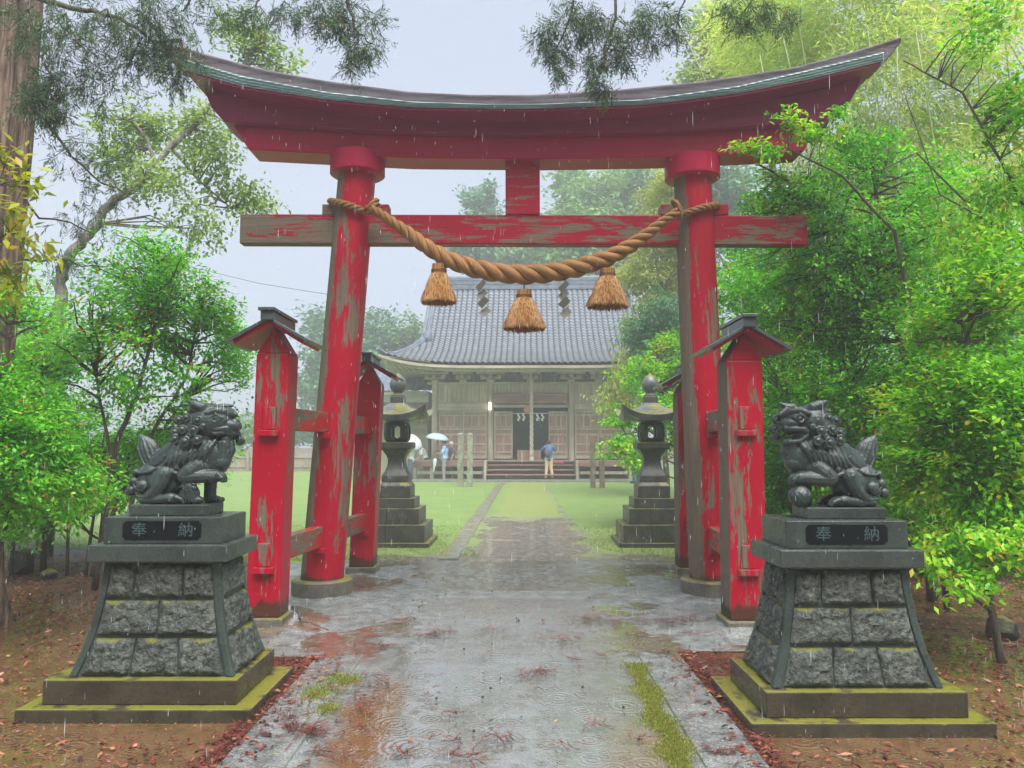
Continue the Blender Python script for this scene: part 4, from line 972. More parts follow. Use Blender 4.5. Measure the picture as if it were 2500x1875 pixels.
m.tube([(-4.85, YC, 9.96), (4.85, YC, 9.96)], .12, 12); m.build('main_ridge', MAT['tile'], S, bevel=.01)
for sx in (-1, 1):
    m = M(); m.box(sx * 4.80 - .07, sx * 4.80 + .07, YC - .36, YC + .36, 9.25, 10.0, taper=.03); ell(m, (sx * 4.82, YC, 10.1), (.09, .28, .22)); m.build('ridge_end_tile', MAT['tile'], S, bevel=.02)
# eave boards, rafters and soffit following the upswept edge
def eave(x): return 4.84 + .52 * (abs(x) / 6.4) ** 5
m = M(); X_ = np.linspace(-6.38, 6.38, 60)
m.loft([[(x, YE + .03, eave(x) - .015), (x, YE + .18, eave(x) - .015), (x, YE + .18, eave(x) - .13), (x, YE + .03, eave(x) - .13)] for x in X_])
m.loft([[(x * .97, YE + .25, eave(x) - .10), (x * .97, YE + .40, eave(x) - .10), (x * .97, YE + .40, eave(x) - .26), (x * .97, YE + .25, eave(x) - .26)] for x in X_])
m.build('eave_board', MAT['oldwoodh'], S)
m = M(); m.loft([[(x, YE + .1, eave(x) - .11), (x, .3, 4.95), (x, .3, 5.0), (x, YE + .1, eave(x) - .08)] for x in X_]); 
for sx in (-1, 1):
    m.loft([[(sx * 6.33, y, 4.74 + .52 * (abs(y - YC) / 6.7) ** 5), (sx * 4.2, y, 4.95), (sx * 4.2, y, 5.0), (sx * 6.33, y, 4.77 + .52 * (abs(y - YC) / 6.7) ** 5)] for y in np.linspace(-2.15, 11.1, 24)])
m.build('soffit', MAT['oldwoodh'], S)
m = M()
for x in np.arange(-6.1, 6.11, .245):
    z = eave(x) - .135; m.hexa([(x - .045, YE + .2, z - .09), (x + .045, YE + .2, z - .09), (x + .045, .2, 4.80), (x - .045, .2, 4.80), (x - .045, YE + .2, z), (x + .045, YE + .2, z), (x + .045, .2, 4.92), (x - .045, .2, 4.92)])
m.build('rafters', MAT['oldwood'], S)
# frame
COLS = (-4.25, -1.78, 1.78, 4.25)
for x in COLS:
    m = M(); m.tube([(x, 0, .12), (x, 0, 4.35)], [.145, .135], 16); m.build('column', MAT['oldwood'], S, smooth='auto')
    m = M(); m.box(x - .22, x + .22, -.22, .22, -.1, .118, taper=.03); m.build('column_base', MAT['kerb'], S, bevel=.01)
def bracket(x, s_):
    m = M(); m.hexa([(x - .11, -.13, 4.30), (x + .11, -.13, 4.30), (x + .11, .13, 4.30), (x - .11, .13, 4.30), (x - .20, -.2, 4.40), (x + .20, -.2, 4.40), (x + .20, .2, 4.40), (x - .20, .2, 4.40)])
    for z, L, yy in ((4.402, .46 * s_, 0), (4.602, .62 * s_, -.30)):
        m.box(x - L, x + L, yy - .08, yy + .08, z + .03, z + .12)
        for q in (-1, 0, 1): m.box(x + q * (L - .09) - .085, x + q * (L - .09) + .085, yy - .11, yy + .11, z + .122, z + .195, taper=-.015)
    m.box(x - .07, x + .07, -.62, .2, 4.45, 4.56); m.box(x - .065, x + .065, -.85, -.1, 4.60, 4.70); return m.build('bracket', MAT['oldwood'], S, bevel=.008)
for x in COLS: bracket(x, 1)
for x in (-3.0, -.0, 3.0): bracket(x, .7)
sb('head_beam', MAT['oldwoodh'], [(-4.6, 4.6, -.10, .10, 4.20, 4.30), (-4.4, 4.4, -.38, -.24, 4.80, 4.90)])
sb('plank_band', MAT['oldwood'], [(x, x + .20, -.02, .03, 3.36, 4.198) for x in np.arange(-4.1, 4.05, .205)], bevel=.012)
for a, b in ((-4.11, -1.92), (1.92, 4.11)):
    sb('tie_beam', MAT['oldwoodh'], [(a, b, -.085, .085, 3.06, 3.34)]); sb('moulding', MAT['oldwoodh'], [(a, b, -.11, .09, 3.345, 3.40), (a, b, -.11, .09, 3.0, 3.055)])
m = M(); m.loft([[(x, -.16, 3.32 + .13 * (1 - (x / 1.64) ** 2)), (x, .12, 3.32 + .13 * (1 - (x / 1.64) ** 2)), (x, .12, 3.80), (x, -.16, 3.80)] for x in np.linspace(-1.64, 1.64, 17)]); m.build('carved_beam', MAT['redwood'], S, bevel=.02)
sb('door_lintel', MAT['oldwoodh'], [(-1.64, 1.64, -.09, .09, 3.17, 3.30)])
# panelled doors
def door(x0, x1, y, nm='door'):
    z0, z1 = .92, 3.0 if nm == 'door' else 3.15
    p = sb(nm, MAT['brownwood'], [(x0, x1, y - .015, y + .015, z0, z1)]); w_ = x1 - x0; st = .065; L = []
    L += [(x0, x0 + st, y - .045, y + .03, z0, z1), (x1 - st, x1, y - .045, y + .03, z0, z1)]
    for z, h_ in ((z0, .14), (1.17, .07), (1.52, .07), (1.93, .09), (2.18, .09), (2.30, .05), (2.80, .07), (z1 - .07, .07)): L.append((x0 + st, x1 - st, y - .04, y + .03, z, z + h_))
    for zz0, zz1, k_ in ((1.24, 1.52, 2), (1.59, 1.93, 2), (2.35, 2.80, 3)):
        for q in range(1, k_): xx = x0 + st + (w_ - 2 * st) * q / k_; L.append((xx - .03, xx + .03, y - .036, y + .03, zz0, zz1))
    sb('door_frame', MAT['oldwood'], L, p, .006); return p
for x0, x1, y in ((-4.08, -3.02, .03), (-3.0, -1.94, -.02), (1.94, 3.0, -.02), (3.02, 4.08, .03), (-1.62, -.80, -.02), (.78, 1.62, -.02)): door(x0, x1, y)
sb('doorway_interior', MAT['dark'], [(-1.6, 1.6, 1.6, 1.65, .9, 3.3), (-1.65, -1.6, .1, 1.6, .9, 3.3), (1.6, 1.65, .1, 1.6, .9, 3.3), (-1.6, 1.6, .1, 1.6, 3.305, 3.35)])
sb('side_wall', MAT['oldwood'], [(-4.27, -4.20, .1, 8.9, .9, 4.9), (4.20, 4.27, .1, 8.9, .9, 4.9), (-4.2, 4.2, 8.9, 8.97, .9, 4.9)])
sb('veranda_floor', MAT['oldwoodh'], [(-5.1, -1.95, -.95, 9.6, .74, .86), (1.95, 5.1, -.95, 9.6, .74, .86), (-1.948, 1.948, -.35, 9.6, .75, .865)])
sb('veranda_edge', MAT['redwood'], [(-5.1, -1.95, -1.0, -.952, .60, .858), (1.95, 5.1, -1.0, -.952, .60, .858)])
for x in (-5.0, -4.25, -3.0, -1.98, 1.98, 3.0, 4.25, 5.0): sb('floor_post', MAT['oldwood'], [(x - .085, x + .085, -.93, -.76, -.05, .738)])
for a, b in ((-4.9, -2.08), (2.08, 4.9)): sb('floor_rail', MAT['oldwood'], [(a, b, -.88, -.80, .27, .40)])
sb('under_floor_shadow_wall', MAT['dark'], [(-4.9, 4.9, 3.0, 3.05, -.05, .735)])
L = []
for i, (y0, z1) in enumerate(((-1.75, .30), (-1.40, .50), (-1.05, .69), (-.70, .85))): L += [(-1.86, 1.86, y0, y0 + .42, z1 - .055, z1), (-1.82, 1.82, y0 + .35, y0 + .38, z1 - .26, z1 - .057)]
sb('steps', MAT['redwood'], L, S, .008); sb('step_side', MAT['oldwood'], [(-1.96, -1.865, -1.85, -.36, -.05, .88)]); sb('step_side', MAT['oldwood'], [(1.865, 1.96, -1.85, -.36, -.05, .88)])
sb('stone_plinth', MAT['kerb'], [(-5.6, 5.6, -2.35, 9.9, -.08, .09)])
sb('door_curtain_rope', MAT['plaster'], [(-.78, .76, -.12, -.10, 2.90, 2.925)], S, 0)
for x in (-.55, -.33, .28, .50):
    m = M()
    for q, (dx, dz) in enumerate(((0, 0), (.045, -.10), (0, -.20))): m.add([(x + dx - .05, -.13 - .004 * q, 2.90 + dz), (x + dx + .04, -.13 - .004 * q, 2.88 + dz), (x + dx + .05, -.12 - .004 * q, 2.76 + dz), (x + dx - .04, -.12 - .004 * q, 2.78 + dz), (x + dx - .05, -.128 - .004 * q, 2.90 + dz), (x + dx + .04, -.128 - .004 * q, 2.88 + dz), (x + dx + .05, -.118 - .004 * q, 2.76 + dz), (x + dx - .04, -.118 - .004 * q, 2.78 + dz)], [(0, 1, 2, 3), (7, 6, 5, 4), (0, 4, 5, 1), (1, 5, 6, 2), (2, 6, 7, 3), (3, 7, 4, 0)])
    m.build('paper_streamer', MAT['plaster'], S)
MAT['ropewhite'] = mat_plain('white_bell_rope', (.52, .48, .40), .7, .2, 20)
MAT['pink'] = mat_plain('copper_bell', (.45, .20, .17), .4)
m = M()
for q in range(3):
    pts = [(.03 + cos(2 * pi * (i / 14 + q / 3)) * .042, -.62 + sin(2 * pi * (i / 14 + q / 3)) * .042, 3.85 - i * .05) for i in range(58)]; m.tube(pts, .044, 7)
m.tube([(.03, -.62, 4.6), (.03, -.62, 3.8)], .06, 10); m.lathe([(.075, 1.05), (.085, 1.10), (.085, 1.24), (.06, 1.3)], (.03, -.62, 0), 14); m.lathe([(.10, .80), (.11, .88), (.07, 1.05)], (.03, -.62, 0), 12)
m.build('bell_rope', MAT['ropewhite'], S, smooth=True)
m = M(); ell(m, (-.16, -.62, 3.05), (.155, .155, .16), None, 3); m.tube([(-.31, -.62, 3.05), (-.0, -.62, 3.05)], .012, 6); m.tube([(-.16, -.62, 3.2), (-.16, -.62, 3.9)], .015, 6); m.build('round_bell', MAT['pink'], S, smooth=True)
k = NT('lit_lamp_tube'); k.b.inputs['Emission Color'].default_value = (1, .93, .75, 1); k.b.inputs['Emission Strength'].default_value = 1.1; MAT['lamp'] = k.fin((.8, .78, .7))
m = M(); m.lathe([(.05, 0), (.062, .03), (.062, .29), (.05, .32)], (-1.80, -.22, 3.06), 12); m.build('wall_lamp', MAT['lamp'], S, smooth='auto')
m = M()                                                          # dark upright wooden tablets on the plank band, lettering in relief
tb = sb('wall_tablet', MAT['oldwood'], [(-3.06, -2.92, -.05, -.03, 3.42, 4.1)])
S.location = (.83, 34.0, -.01); S.rotation_euler.z = radians(-1.2)
SH = Matrix.Translation(S.location) @ Matrix.Rotation(radians(-1.2), 4, 'Z')
# offering box
ob = empty('offering_box', tuple(SH @ Vector((-.08, -.1, .866))), 'brown wooden offering box in the dark doorway of the shrine hall', 'offering box')
p = ob.location; m = M(); m.box(p.x - .52, p.x + .52, p.y - .2, p.y + .2, p.z, p.z + .42); m.build('chest', MAT['brownwood'], ob, bevel=.01)
m = M()
for i in range(9): m.box(p.x - .5 + i * .12, p.x - .46 + i * .12, p.y - .19, p.y + .19, p.z + .422, p.z + .44)
m.build('slotted_lid', MAT['oldwood'], ob)

# low annex at the left of the hall
A = empty('annex_building', (-4.1, 37, 0), 'small annex with tiled roof, white plaster band and cream wall, left of the shrine hall', 'building')
x0, x1 = U(880, 1000, 37)[0], U(1046, 1000, 37)[0]
m = M(); m.box(x0, x1, 37, 41, -.05, 4.1); m.build('wall', MAT['cream'], A)
zw0, zw1 = U(0, 982, 36.9)[2], U(0, 968, 36.9)[2]
m = M(); m.box(x0 - .1, x1, 36.93, 36.998, zw0, zw1 + .1); m.build('plaster_band', MAT['plaster'], A)
m = M(); m.box(x0 - .1, x1, 36.92, 36.998, U(0, 1010, 37)[2], zw0 - .01); m.build('timber_panel', MAT['brownwood'], A)
def tiled(name, x0, x1, ya, yb, za, zb, par):
    xs_ = np.arange(x0, x1, .04); L = []; n_ = 18
    for q in range(n_ * 3 + 1):
        t = q / (n_ * 3); L.append(np.stack([xs_, np.full_like(xs_, ya + (yb - ya) * t), za + (zb - za) * t + .05 * np.abs(np.sin(pi * xs_ / .26)) ** .6 + .04 * (1 - (q % 3) / 2)], 1))
    V = np.concatenate(L); n2 = len(xs_); i = np.arange(n2 - 1)[None, :] + n2 * np.arange(len(L) - 1)[:, None]
    np_mesh(name, V, np.stack([i, i + 1, i + n2 + 1, i + n2], -1).reshape(-1, 4), MAT['tile'], par)
z = U(0, 957, 36.2)[2]; tiled('roof', x0 - .6, x1 + .4, 36.2, 39, z, z + 1.3, A); m = M(); m.box(x0 - .6, x1, 36.25, 36.4, z - .12, z + .01); m.build('eave_board', MAT['oldwoodh'], A)
z = U(0, 1032, 36.2)[2]; tiled('canopy_roof', x0 - .6, x1 + .1, 36.1, 37, z, z + .55, A)
m = M(); m.box(x0 - .5, x1, 36.6, 36.7, z - .35, z - .05); m.build('canopy_beam', MAT['oldwoodh'], A)

# ---------------------------------------------------------------- free-standing posts on the lawn
MAT['lichen'] = mat_stone('lichen_covered_wood', (.20, .17, .13), (.38, .44, .32), .8, .0, 30, .6)
MAT['brownpost'] = mat_stone('bare_brown_post', (.17, .12, .09), (.30, .22, .17), .7, .0, 40, .6)
def lawn_post(px, pyb, pyt, wpx, mt, label, grp):
    g = G(px, pyb); s_ = g[1] / F; w_ = wpx * s_ / 2; zt = U(px, pyt, g[1])[2]; r = RS(int(px)); m = M(); rr = []
    for i in range(9):
        z = -.05 + (zt + .05) * i / 8; k = 1 + .04 * r.randn(); dx = .004 * r.randn(); rr.append([(g[0] + dx + a * w_ * k, g[1] + b * w_ * k, z) for a, b in ((-1, -1), (1, -1), (1, 1), (-1, 1))])
    m.loft(rr); m.lathe([(w_ * 1.3, 0), (w_ * 1.3, .03), (w_ * .6, .05)], (g[0], g[1], zt - .005), 4, rot=pi / 4)
    tag(m.build('wooden_post', mt, None, bevel=.012), label, 'post', grp)
lawn_post(1124, 1187, 1060, 13.5, MAT['lichen'], 'left one of the two pale green lichen-covered posts on the lawn', 'posts standing on the lawn')
lawn_post(1147, 1188, 1060, 13, MAT['lichen'], 'right one of the two pale green lichen-covered posts on the lawn', 'posts standing on the lawn')
lawn_post(1448, 1191, 1064, 12.5, MAT['brownpost'], 'left one of the two brown posts on the lawn, in front of the shrine wall', 'posts standing on the lawn')
lawn_post(1470, 1191, 1068, 12, MAT['brownpost'], 'right one of the two brown posts on the lawn, partly behind the bright green tree', 'posts standing on the lawn')
# board fence at the left end of the lawn
MAT['fence'] = mat_wood('greyed_fence_boards', (.27, .20, .17), (.44, .35, .30))
Fn = empty('board_fence', (-13, 44, 0), 'long low board fence at the far left end of the lawn', 'fence'); zt = U(0, 1106, 44)[2]
m = M(); r = RS(2)
for x in np.arange(-30, -6.5, .17): m.box(x, x + .16, 43.98, 44.01, .04, zt + .012 * r.randn())
m.build('boards', MAT['fence'], Fn)
for z in (.25, zt - .28): m = M(); m.box(-30, -6.5, 43.93, 43.978, z, z + .09); m.build('rail', MAT['fence'], Fn)
for x in np.arange(-29, -6.5, 2.0): m = M(); m.box(x - .06, x + .06, 43.84, 43.928, -.1, zt + .1); m.build('fence_post', MAT['fence'], Fn)

# ---------------------------------------------------------------- people
SKIN = mat_plain('skin', (.50, .28, .20), .55, .05); HAIR = mat_plain('dark_hair', (.02, .018, .016), .6); 
def cloth(nm, c): return mat_plain(nm, c, .8, .12, 12)
def person(px, py, Y, zg, rz, label, J, shirt, trs, shoes=(.04, .04, .045), hair='short', long_tr=True, sleeves='short', s_=1.0, extra=None):
    loc = U(px, py, Y); loc = (loc[0], Y, zg)
    o = empty('person', (0, 0, 0), label, 'person', None)
    j = dict(pel=(0, 0, .93), che=(0, 0, 1.27), nec=(0.0, 0, 1.47), hea=(.02, 0, 1.62), sL=(0, .18, 1.41), sR=(0, -.18, 1.41), eL=(-.02, .25, 1.14), eR=(-.02, -.25, 1.14), hL=(.06, .26, .90), hR=(.06, -.26, .90),
             pL=(0, .09, .92), pR=(0, -.09, .92), kL=(.02, .10, .50), kR=(.02, -.10, .50), aL=(0, .11, .09), aR=(0, -.11, .09)); j.update(J)
    v = {k_: Vector(a) for k_, a in j.items()}; mm = M()
    chain(mm, [v['pel'], v['pel'].lerp(v['che'], .5), v['che']], [.135, .125, .15]); ell(mm, v['pel'], (.13, .165, .12)); ell(mm, v['che'], (.125, .175, .15)); chain(mm, [v['sL'], v['sR']], [.072, .072]); chain(mm, [v['che'], v['nec']], [.10, .055]); chain(mm, [v['nec'], v['hea']], [.055, .06])
    d = (v['hea'] - v['nec']); ell(mm, v['hea'], (.095, .078, .115)); f = Vector((1, 0, 0)) if 'look' not in j else Vector(j['look']).normalized(); sdv_ = f.cross(Vector((0, 0, 1))).normalized()
    ell(mm, v['hea'] + f * .05 - Vector((0, 0, .05)), (.055, .055, .06)); ell(mm, v['hea'] + f * .102 - Vector((0, 0, .01)), (.018, .014, .024))
    for q in (-1, 1): ell(mm, v['hea'] + sdv_ * .08 * q - Vector((0, 0, .01)), (.018, .016, .034))
    for q in 'LR':
        chain(mm, [v['s' + q], v['e' + q]], [.055, .043]); chain(mm, [v['e' + q], v['h' + q]], [.043, .028]); hd_ = (v['h' + q] - v['e' + q]).normalized(); ell(mm, v['h' + q] + hd_ * .05, (.035, .03, .045))
        chain(mm, [v['p' + q], v['k' + q]], [.088, .058]); chain(mm, [v['k' + q], v['k' + q].lerp(v['a' + q], .35), v['a' + q]], [.056, .056, .036]); ft = Vector(j.get('t' + q, (1, 0, 0))); chain(mm, [v['a' + q] - Vector((0, 0, .045)) - ft * .03, v['a' + q] + ft * .13 - Vector((0, 0, .055))], [.04, .032])
    # fingers
    hand = M()
    for q in 'LR':
        hd_ = (v['h' + q] - v['e' + q]).normalized(); sx = hd_.cross(Vector((0, 0, 1))); sx = sx.normalized() if sx.length > .1 else Vector((0, 1, 0)); nn = sx.cross(hd_); b = v['h' + q] + hd_ * .07
        for i in range(4):
            p0 = b + sx * (.024 - .016 * i); L = (.03, .036, .034, .027)[i]; chain(hand, [p0, p0 + hd_ * L, p0 + hd_ * L * 1.5 - nn * .02], [.009, .0085, .007], 6)
        p0 = v['h' + q] + hd_ * .03 + sx * .03; chain(hand, [p0, p0 + sx * .022 + hd_ * .03], [.011, .009], 6)
    mm2 = voxel(mm, 'body', SKIN, o, .012, 2); m = M(); m.add(hand.v, hand.f)
    bm = bmesh.new(); bm.from_mesh(mm2.data); t_ = bpy.data.meshes.new('t'); t_.from_pydata(m.v, [], m.f); bm.from_mesh(t_); bm.to_mesh(mm2.data); bm.free(); bpy.data.meshes.remove(t_)
    mm2.data.polygons.foreach_set('use_smooth', [True] * len(mm2.data.polygons))
    e = M()
    for q in (-1, 1): ell(e, v['hea'] + sdv_ * .032 * q + f * .083 + Vector((0, 0, .012)), .011)
    e.build('eyes', HAIR, o, smooth=True)
    mm = M()                                                    # shirt
    chain(mm, [v['pel'] + Vector((0, 0, .0)), v['pel'].lerp(v['che'], .5), v['che']], [.155, .148, .172]); ell(mm, v['pel'].lerp(v['che'], .1), (.15, .185, .13)); ell(mm, v['che'], (.145, .195, .165)); chain(mm, [v['sL'], v['sR']], [.086, .086]); chain(mm, [v['che'], v['nec'] - Vector((0, 0, .05))], [.12, .075])
    for q in 'LR':
        if sleeves == 'short': chain(mm, [v['s' + q], v['s' + q].lerp(v['e' + q], .75)], [.075, .068], 10)
        else: chain(mm, [v['s' + q], v['e' + q]], [.078, .064]); chain(mm, [v['e' + q], v['e' + q].lerp(v['h' + q], .92)], [.064, .046])
    voxel(mm, 'shirt', cloth('shirt_cloth', shirt), o, .013, 2)
    mm = M(); ell(mm, v['pel'], (.148, .18, .13)); 
    for q in 'LR':
        if long_tr: chain(mm, [v['p' + q], v['k' + q]], [.104, .078]); chain(mm, [v['k' + q], v['a' + q]], [.077, .062])
        else: chain(mm, [v['p' + q], v['p' + q].lerp(v['k' + q], .8)], [.108, .098])
    voxel(mm, 'trousers', cloth('trouser_cloth', trs), o, .013, 2)
    mm = M()
    for q in 'LR': ft = Vector(j.get('t' + q, (1, 0, 0))); chain(mm, [v['a' + q] - Vector((0, 0, .04)) - ft * .04, v['a' + q] + ft * .14 - Vector((0, 0, .052))], [.052, .042]); chain(mm, [v['a' + q] - Vector((0, 0, .03)), v['a' + q]], [.048, .046])
    voxel(mm, 'shoes', cloth('shoe', shoes), o, .012, 2)
    mm = M(); hm = HAIR if hair != 'white' else cloth('pale_cap', (.55, .60, .66)); ell(mm, v['hea'] + Vector((0, 0, .028)) - f * .018, (.107, .096, .108))
    if hair == 'cap': hm = cloth('pale_hat', (.60, .62, .66)); chain(mm, [v['hea'] + f * .05 + Vector((0, 0, .045)), v['hea'] + f * .15 + Vector((0, 0, .03))], [.075, .05])
    hh = voxel(mm, 'hat' if hair in ('cap', 'white') else 'hair', hm, o, .012, 2)
    if extra: extra(o, v)
    o.location = loc; o.rotation_euler.z = rz; o.scale = (s_,) * 3; o['group'] = 'visitors on the lawn'; return o, Matrix.Translation(loc) @ Matrix.Rotation(rz, 4, 'Z') @ Matrix.Scale(s_, 4)
def umbrella(grip, apex, col, label, open_=True, R_=.52, drop=.24):
    g, a = Vector(grip), Vector(apex); o = empty('umbrella', tuple(g), label, 'umbrella', 'umbrellas of the visitors'); ax = (a - g).normalized(); q = Vector((0, 0, 1)).rotation_difference(ax)
    cm = cloth('umbrella_cloth', col); k = 8
    if open_:
        V = []; Fq = []; n = 6; seg = 32; rings_ = []
        for i in range(n + 1):
            t = i / n; ring = []
            for j in range(seg):
                an = 2 * pi * j / seg; sc_ = 1 - .07 * abs(sin(an * 4)) * t; ring.append(a + q @ Vector((cos(an) * R_ * sin(t * 1.25) / sin(1.25) * sc_, sin(an) * R_ * sin(t * 1.25) / sin(1.25) * sc_, -drop * (1 - cos(t * 1.35)) / (1 - cos(1.35)))))
            rings_.append([tuple(p) for p in ring])
        m = M(); m.loft(rings_[1:], 0, False); m.add([tuple(a)] + rings_[1], [(0, 1 + j, 1 + (j + 1) % seg) for j in range(seg)]); c = m.build('canopy', cm, o, smooth=True); sd = c.modifiers.new('thick', 'SOLIDIFY'); sd.thickness = .004
        m = M()
        for j in range(8):
            an = 2 * pi * (j) / 8; pts = [a + q @ Vector((cos(an) * R_ * sin(t * 1.25) / sin(1.25), sin(an) * R_ * sin(t * 1.25) / sin(1.25), -.008 - drop * (1 - cos(t * 1.35)) / (1 - cos(1.35)))) for t in np.linspace(0, 1, 6)]; m.tube(pts, .004, 4)
        m.build('ribs', MAT['cord'], o)
    else:
        m = M(); L = (a - g).length; rr = []
        for t, r_ in ((.0, .012), (.06, .02), (.5, R_ * .7), (.9, R_), (.93, R_ * .8), (1.0, .01)):
            rr.append([tuple(a + (g - a) * (t * .8) + q @ Vector((cos(x) * r_ * (1 + .22 * cos(8 * x)), sin(x) * r_ * (1 + .22 * cos(8 * x)), 0))) for x in np.linspace(0, 2 * pi, 32, endpoint=False)])
        m.loft(rr); m.build('folded_canopy', cm, o, smooth=True)
    m = M(); m.tube([a + ax * .06, g - ax * .05], .009, 8); h_ = [g - ax * .05 + q @ Vector((.04 - .04 * cos(x), 0, -.05 * sin(x))) for x in np.linspace(0, pi, 7)]; m.tube(h_, .013, 8); m.build('shaft', MAT['tin'], o); return o
W3 = lambda mat4, p: tuple(mat4 @ Vector(p))
# blue shirt under the pale umbrella, looking left
po, mt = person(1084, 1160, 32.9, 0, radians(185), 'person in blue polo shirt and grey trousers under the open pale blue umbrella', dict(eR=(.10, -.24, 1.16), hR=(.30, -.10, 1.30), eL=(.08, .25, 1.15), hL=(.30, .10, 1.16)), (.32, .55, .88), (.30, .27, .26), s_=1.0)
umbrella(W3(mt, (.36, -.06, 1.33)), W3(mt, (.26, .0, 2.02)), (.44, .55, .62), 'open pale blue umbrella held by the person in blue', True, .52, .26)
umbrella(W3(mt, (.36, .12, 1.10)), W3(mt, (.44, .14, .36)), (.50, .72, .70), 'folded pale teal umbrella hanging from the hand of the person in blue', False, .07)
person(1103, 1160, 33.4, 0, radians(190), 'person in dark shirt and dark trousers with pale cap, right of the person in blue', dict(eR=(.06, -.23, 1.15), hR=(.26, -.12, 1.10), hea=(.05, 0, 1.61)), (.12, .09, .13), (.06, .08, .11), hair='white', s_=.96)
pb, mt = person(1038, 1160, 34.3, 0, radians(200), 'person in white shirt, navy shorts and hat, bending forward on one leg', dict(che=(.13, 0, 1.22), nec=(.22, 0, 1.38), hea=(.30, 0, 1.48), sL=(.18, .18, 1.34), sR=(.18, -.18, 1.34), eL=(.22, .22, 1.06), hL=(.40, .12, .92), eR=(.2, -.24, 1.06), hR=(.36, -.16, .90), kL=(.06, .12, .52), aL=(-.42, .14, .46), tL=(-.3, 0, -.95), look=(1, 0, -.4)), (.66, .74, .70), (.05, .06, .14), hair='cap', long_tr=False, s_=.98)
umbrella(W3(mt, (.46, -.18, .90)), W3(mt, (.72, -.12, .12)), (.72, .42, .30), 'half folded orange umbrella pointing at the ground beside the bending person', False, .19)
pw, mt = person(1003, 1160, 32.3, 0, radians(160), 'person in white shirt and dark trousers beside the left lantern, under a white umbrella', dict(eR=(.12, -.24, 1.18), hR=(.22, -.12, 1.36)), (.66, .74, .74), (.07, .10, .14), s_=.97)
umbrella(W3(mt, (.24, -.12, 1.40)), U(1010, 1068, 32.2), (.55, .58, .64), 'open white umbrella tilted to the right behind the left stone lantern', True, .54, .27)
def bag(o, v):
    mm = M(); ell(mm, (-.17, .06, 1.20), (.10, .15, .22)); voxel(mm, 'backpack', cloth('bag_cloth', (.10, .12, .17)), o, .014, 2)
    m = M(); m.tube([(-.12, .16, 1.38), (.02, .12, 1.47), (.13, .12, 1.3), (.10, .16, 1.1)], .018, 6); m.tube([(-.14, -.1, 1.36), (.0, -.13, 1.47), (.12, -.12, 1.3)], .014, 6); m.build('bag_strap', cloth('bag_cloth', (.10, .12, .17)), o)
person(1340, 1150, 32.35, .085, radians(93), 'person in navy jacket and beige trousers with backpack, seen from behind at the shrine steps', dict(eL=(.16, .30, 1.28), hL=(.17, .08, 1.52), eR=(.16, -.30, 1.28), hR=(.17, -.08, 1.52), aL=(0, .14, .09), aR=(0, -.16, .09)), (.05, .15, .34), (.68, .49, .33), shoes=(.25, .10, .08), sleeves='long', s_=.94, extra=bag)
person(1551, 1160, 30.6, 0, radians(200), 'person in light jeans mostly hidden behind the maple tree by the right lantern', dict(eR=(.10, -.24, 1.16), hR=(.28, -.12, 1.34)), (.30, .33, .36), (.16, .22, .32))
q = SH @ Vector((1.18, -.95, .765)); o = umbrella((q.x + .35, q.y, q.z), (q.x - .30, q.y, q.z + .005), (.50, .03, .08), 'red folded umbrella lying on the top step of the shrine', False, .055)
# ---------------------------------------------------------------- vegetation
MAT['lf_shrub'] = mat_leaf('glossy_camellia_leaves', (.06, .28, .012), (.15, .60, .02), (.42, .90, .06), .52, .3, (.45, .25, .05), .004)
MAT['lf_bright'] = mat_leaf('bright_green_leaves', (.08, .34, .012), (.22, .64, .02), (.55, .88, .06), .55, .32, (.62, .50, .05), .012)
MAT['lf_left'] = mat_leaf('deep_green_leaves', (.08, .34, .02), (.18, .64, .035), (.42, .90, .08), .52, .3, (.40, .22, .06), .004)
MAT['lf_yellow'] = mat_leaf('yellow_green_leaves', (.20, .28, .02), (.34, .40, .03), (.50, .52, .05), .45, .35, (.5, .35, .05), .05)
MAT['lf_pale'] = mat_leaf('pale_new_leaves', (.16, .28, .07), (.28, .42, .10), (.42, .56, .16), .5, .4)
MAT['lf_bamboo'] = mat_leaf('bamboo_leaves', (.30, .48, .07), (.52, .70, .12), (.80, .88, .26), .62, .35, (.60, .52, .22), .10)
MAT['lf_cedar'] = mat_leaf('cedar_sprays', (.045, .085, .045), (.08, .16, .07), (.15, .27, .11), .35, .5, (.20, .09, .05), .08)
MAT['lf_far'] = mat_leaf('distant_foliage', (.08, .22, .05), (.18, .38, .09), (.32, .54, .13), .4, .6)
MAT['lf_farc'] = mat_leaf('distant_conifer', (.05, .16, .08), (.10, .28, .13), (.17, .42, .19), .35, .6)
MAT['lf_gold'] = mat_leaf('golden_green_foliage', (.24, .33, .05), (.42, .50, .09), (.60, .64, .15), .45, .5)
MAT['bark'] = mat_bark('brown_bark', (.045, .035, .028), (.13, .10, .08)); MAT['barkgrey'] = mat_bark('grey_lichen_bark', (.09, .08, .07), (.24, .22, .19), 18)
MAT['barkcedar'] = mat_bark('cedar_bark', (.06, .032, .022), (.32, .22, .16), 26)

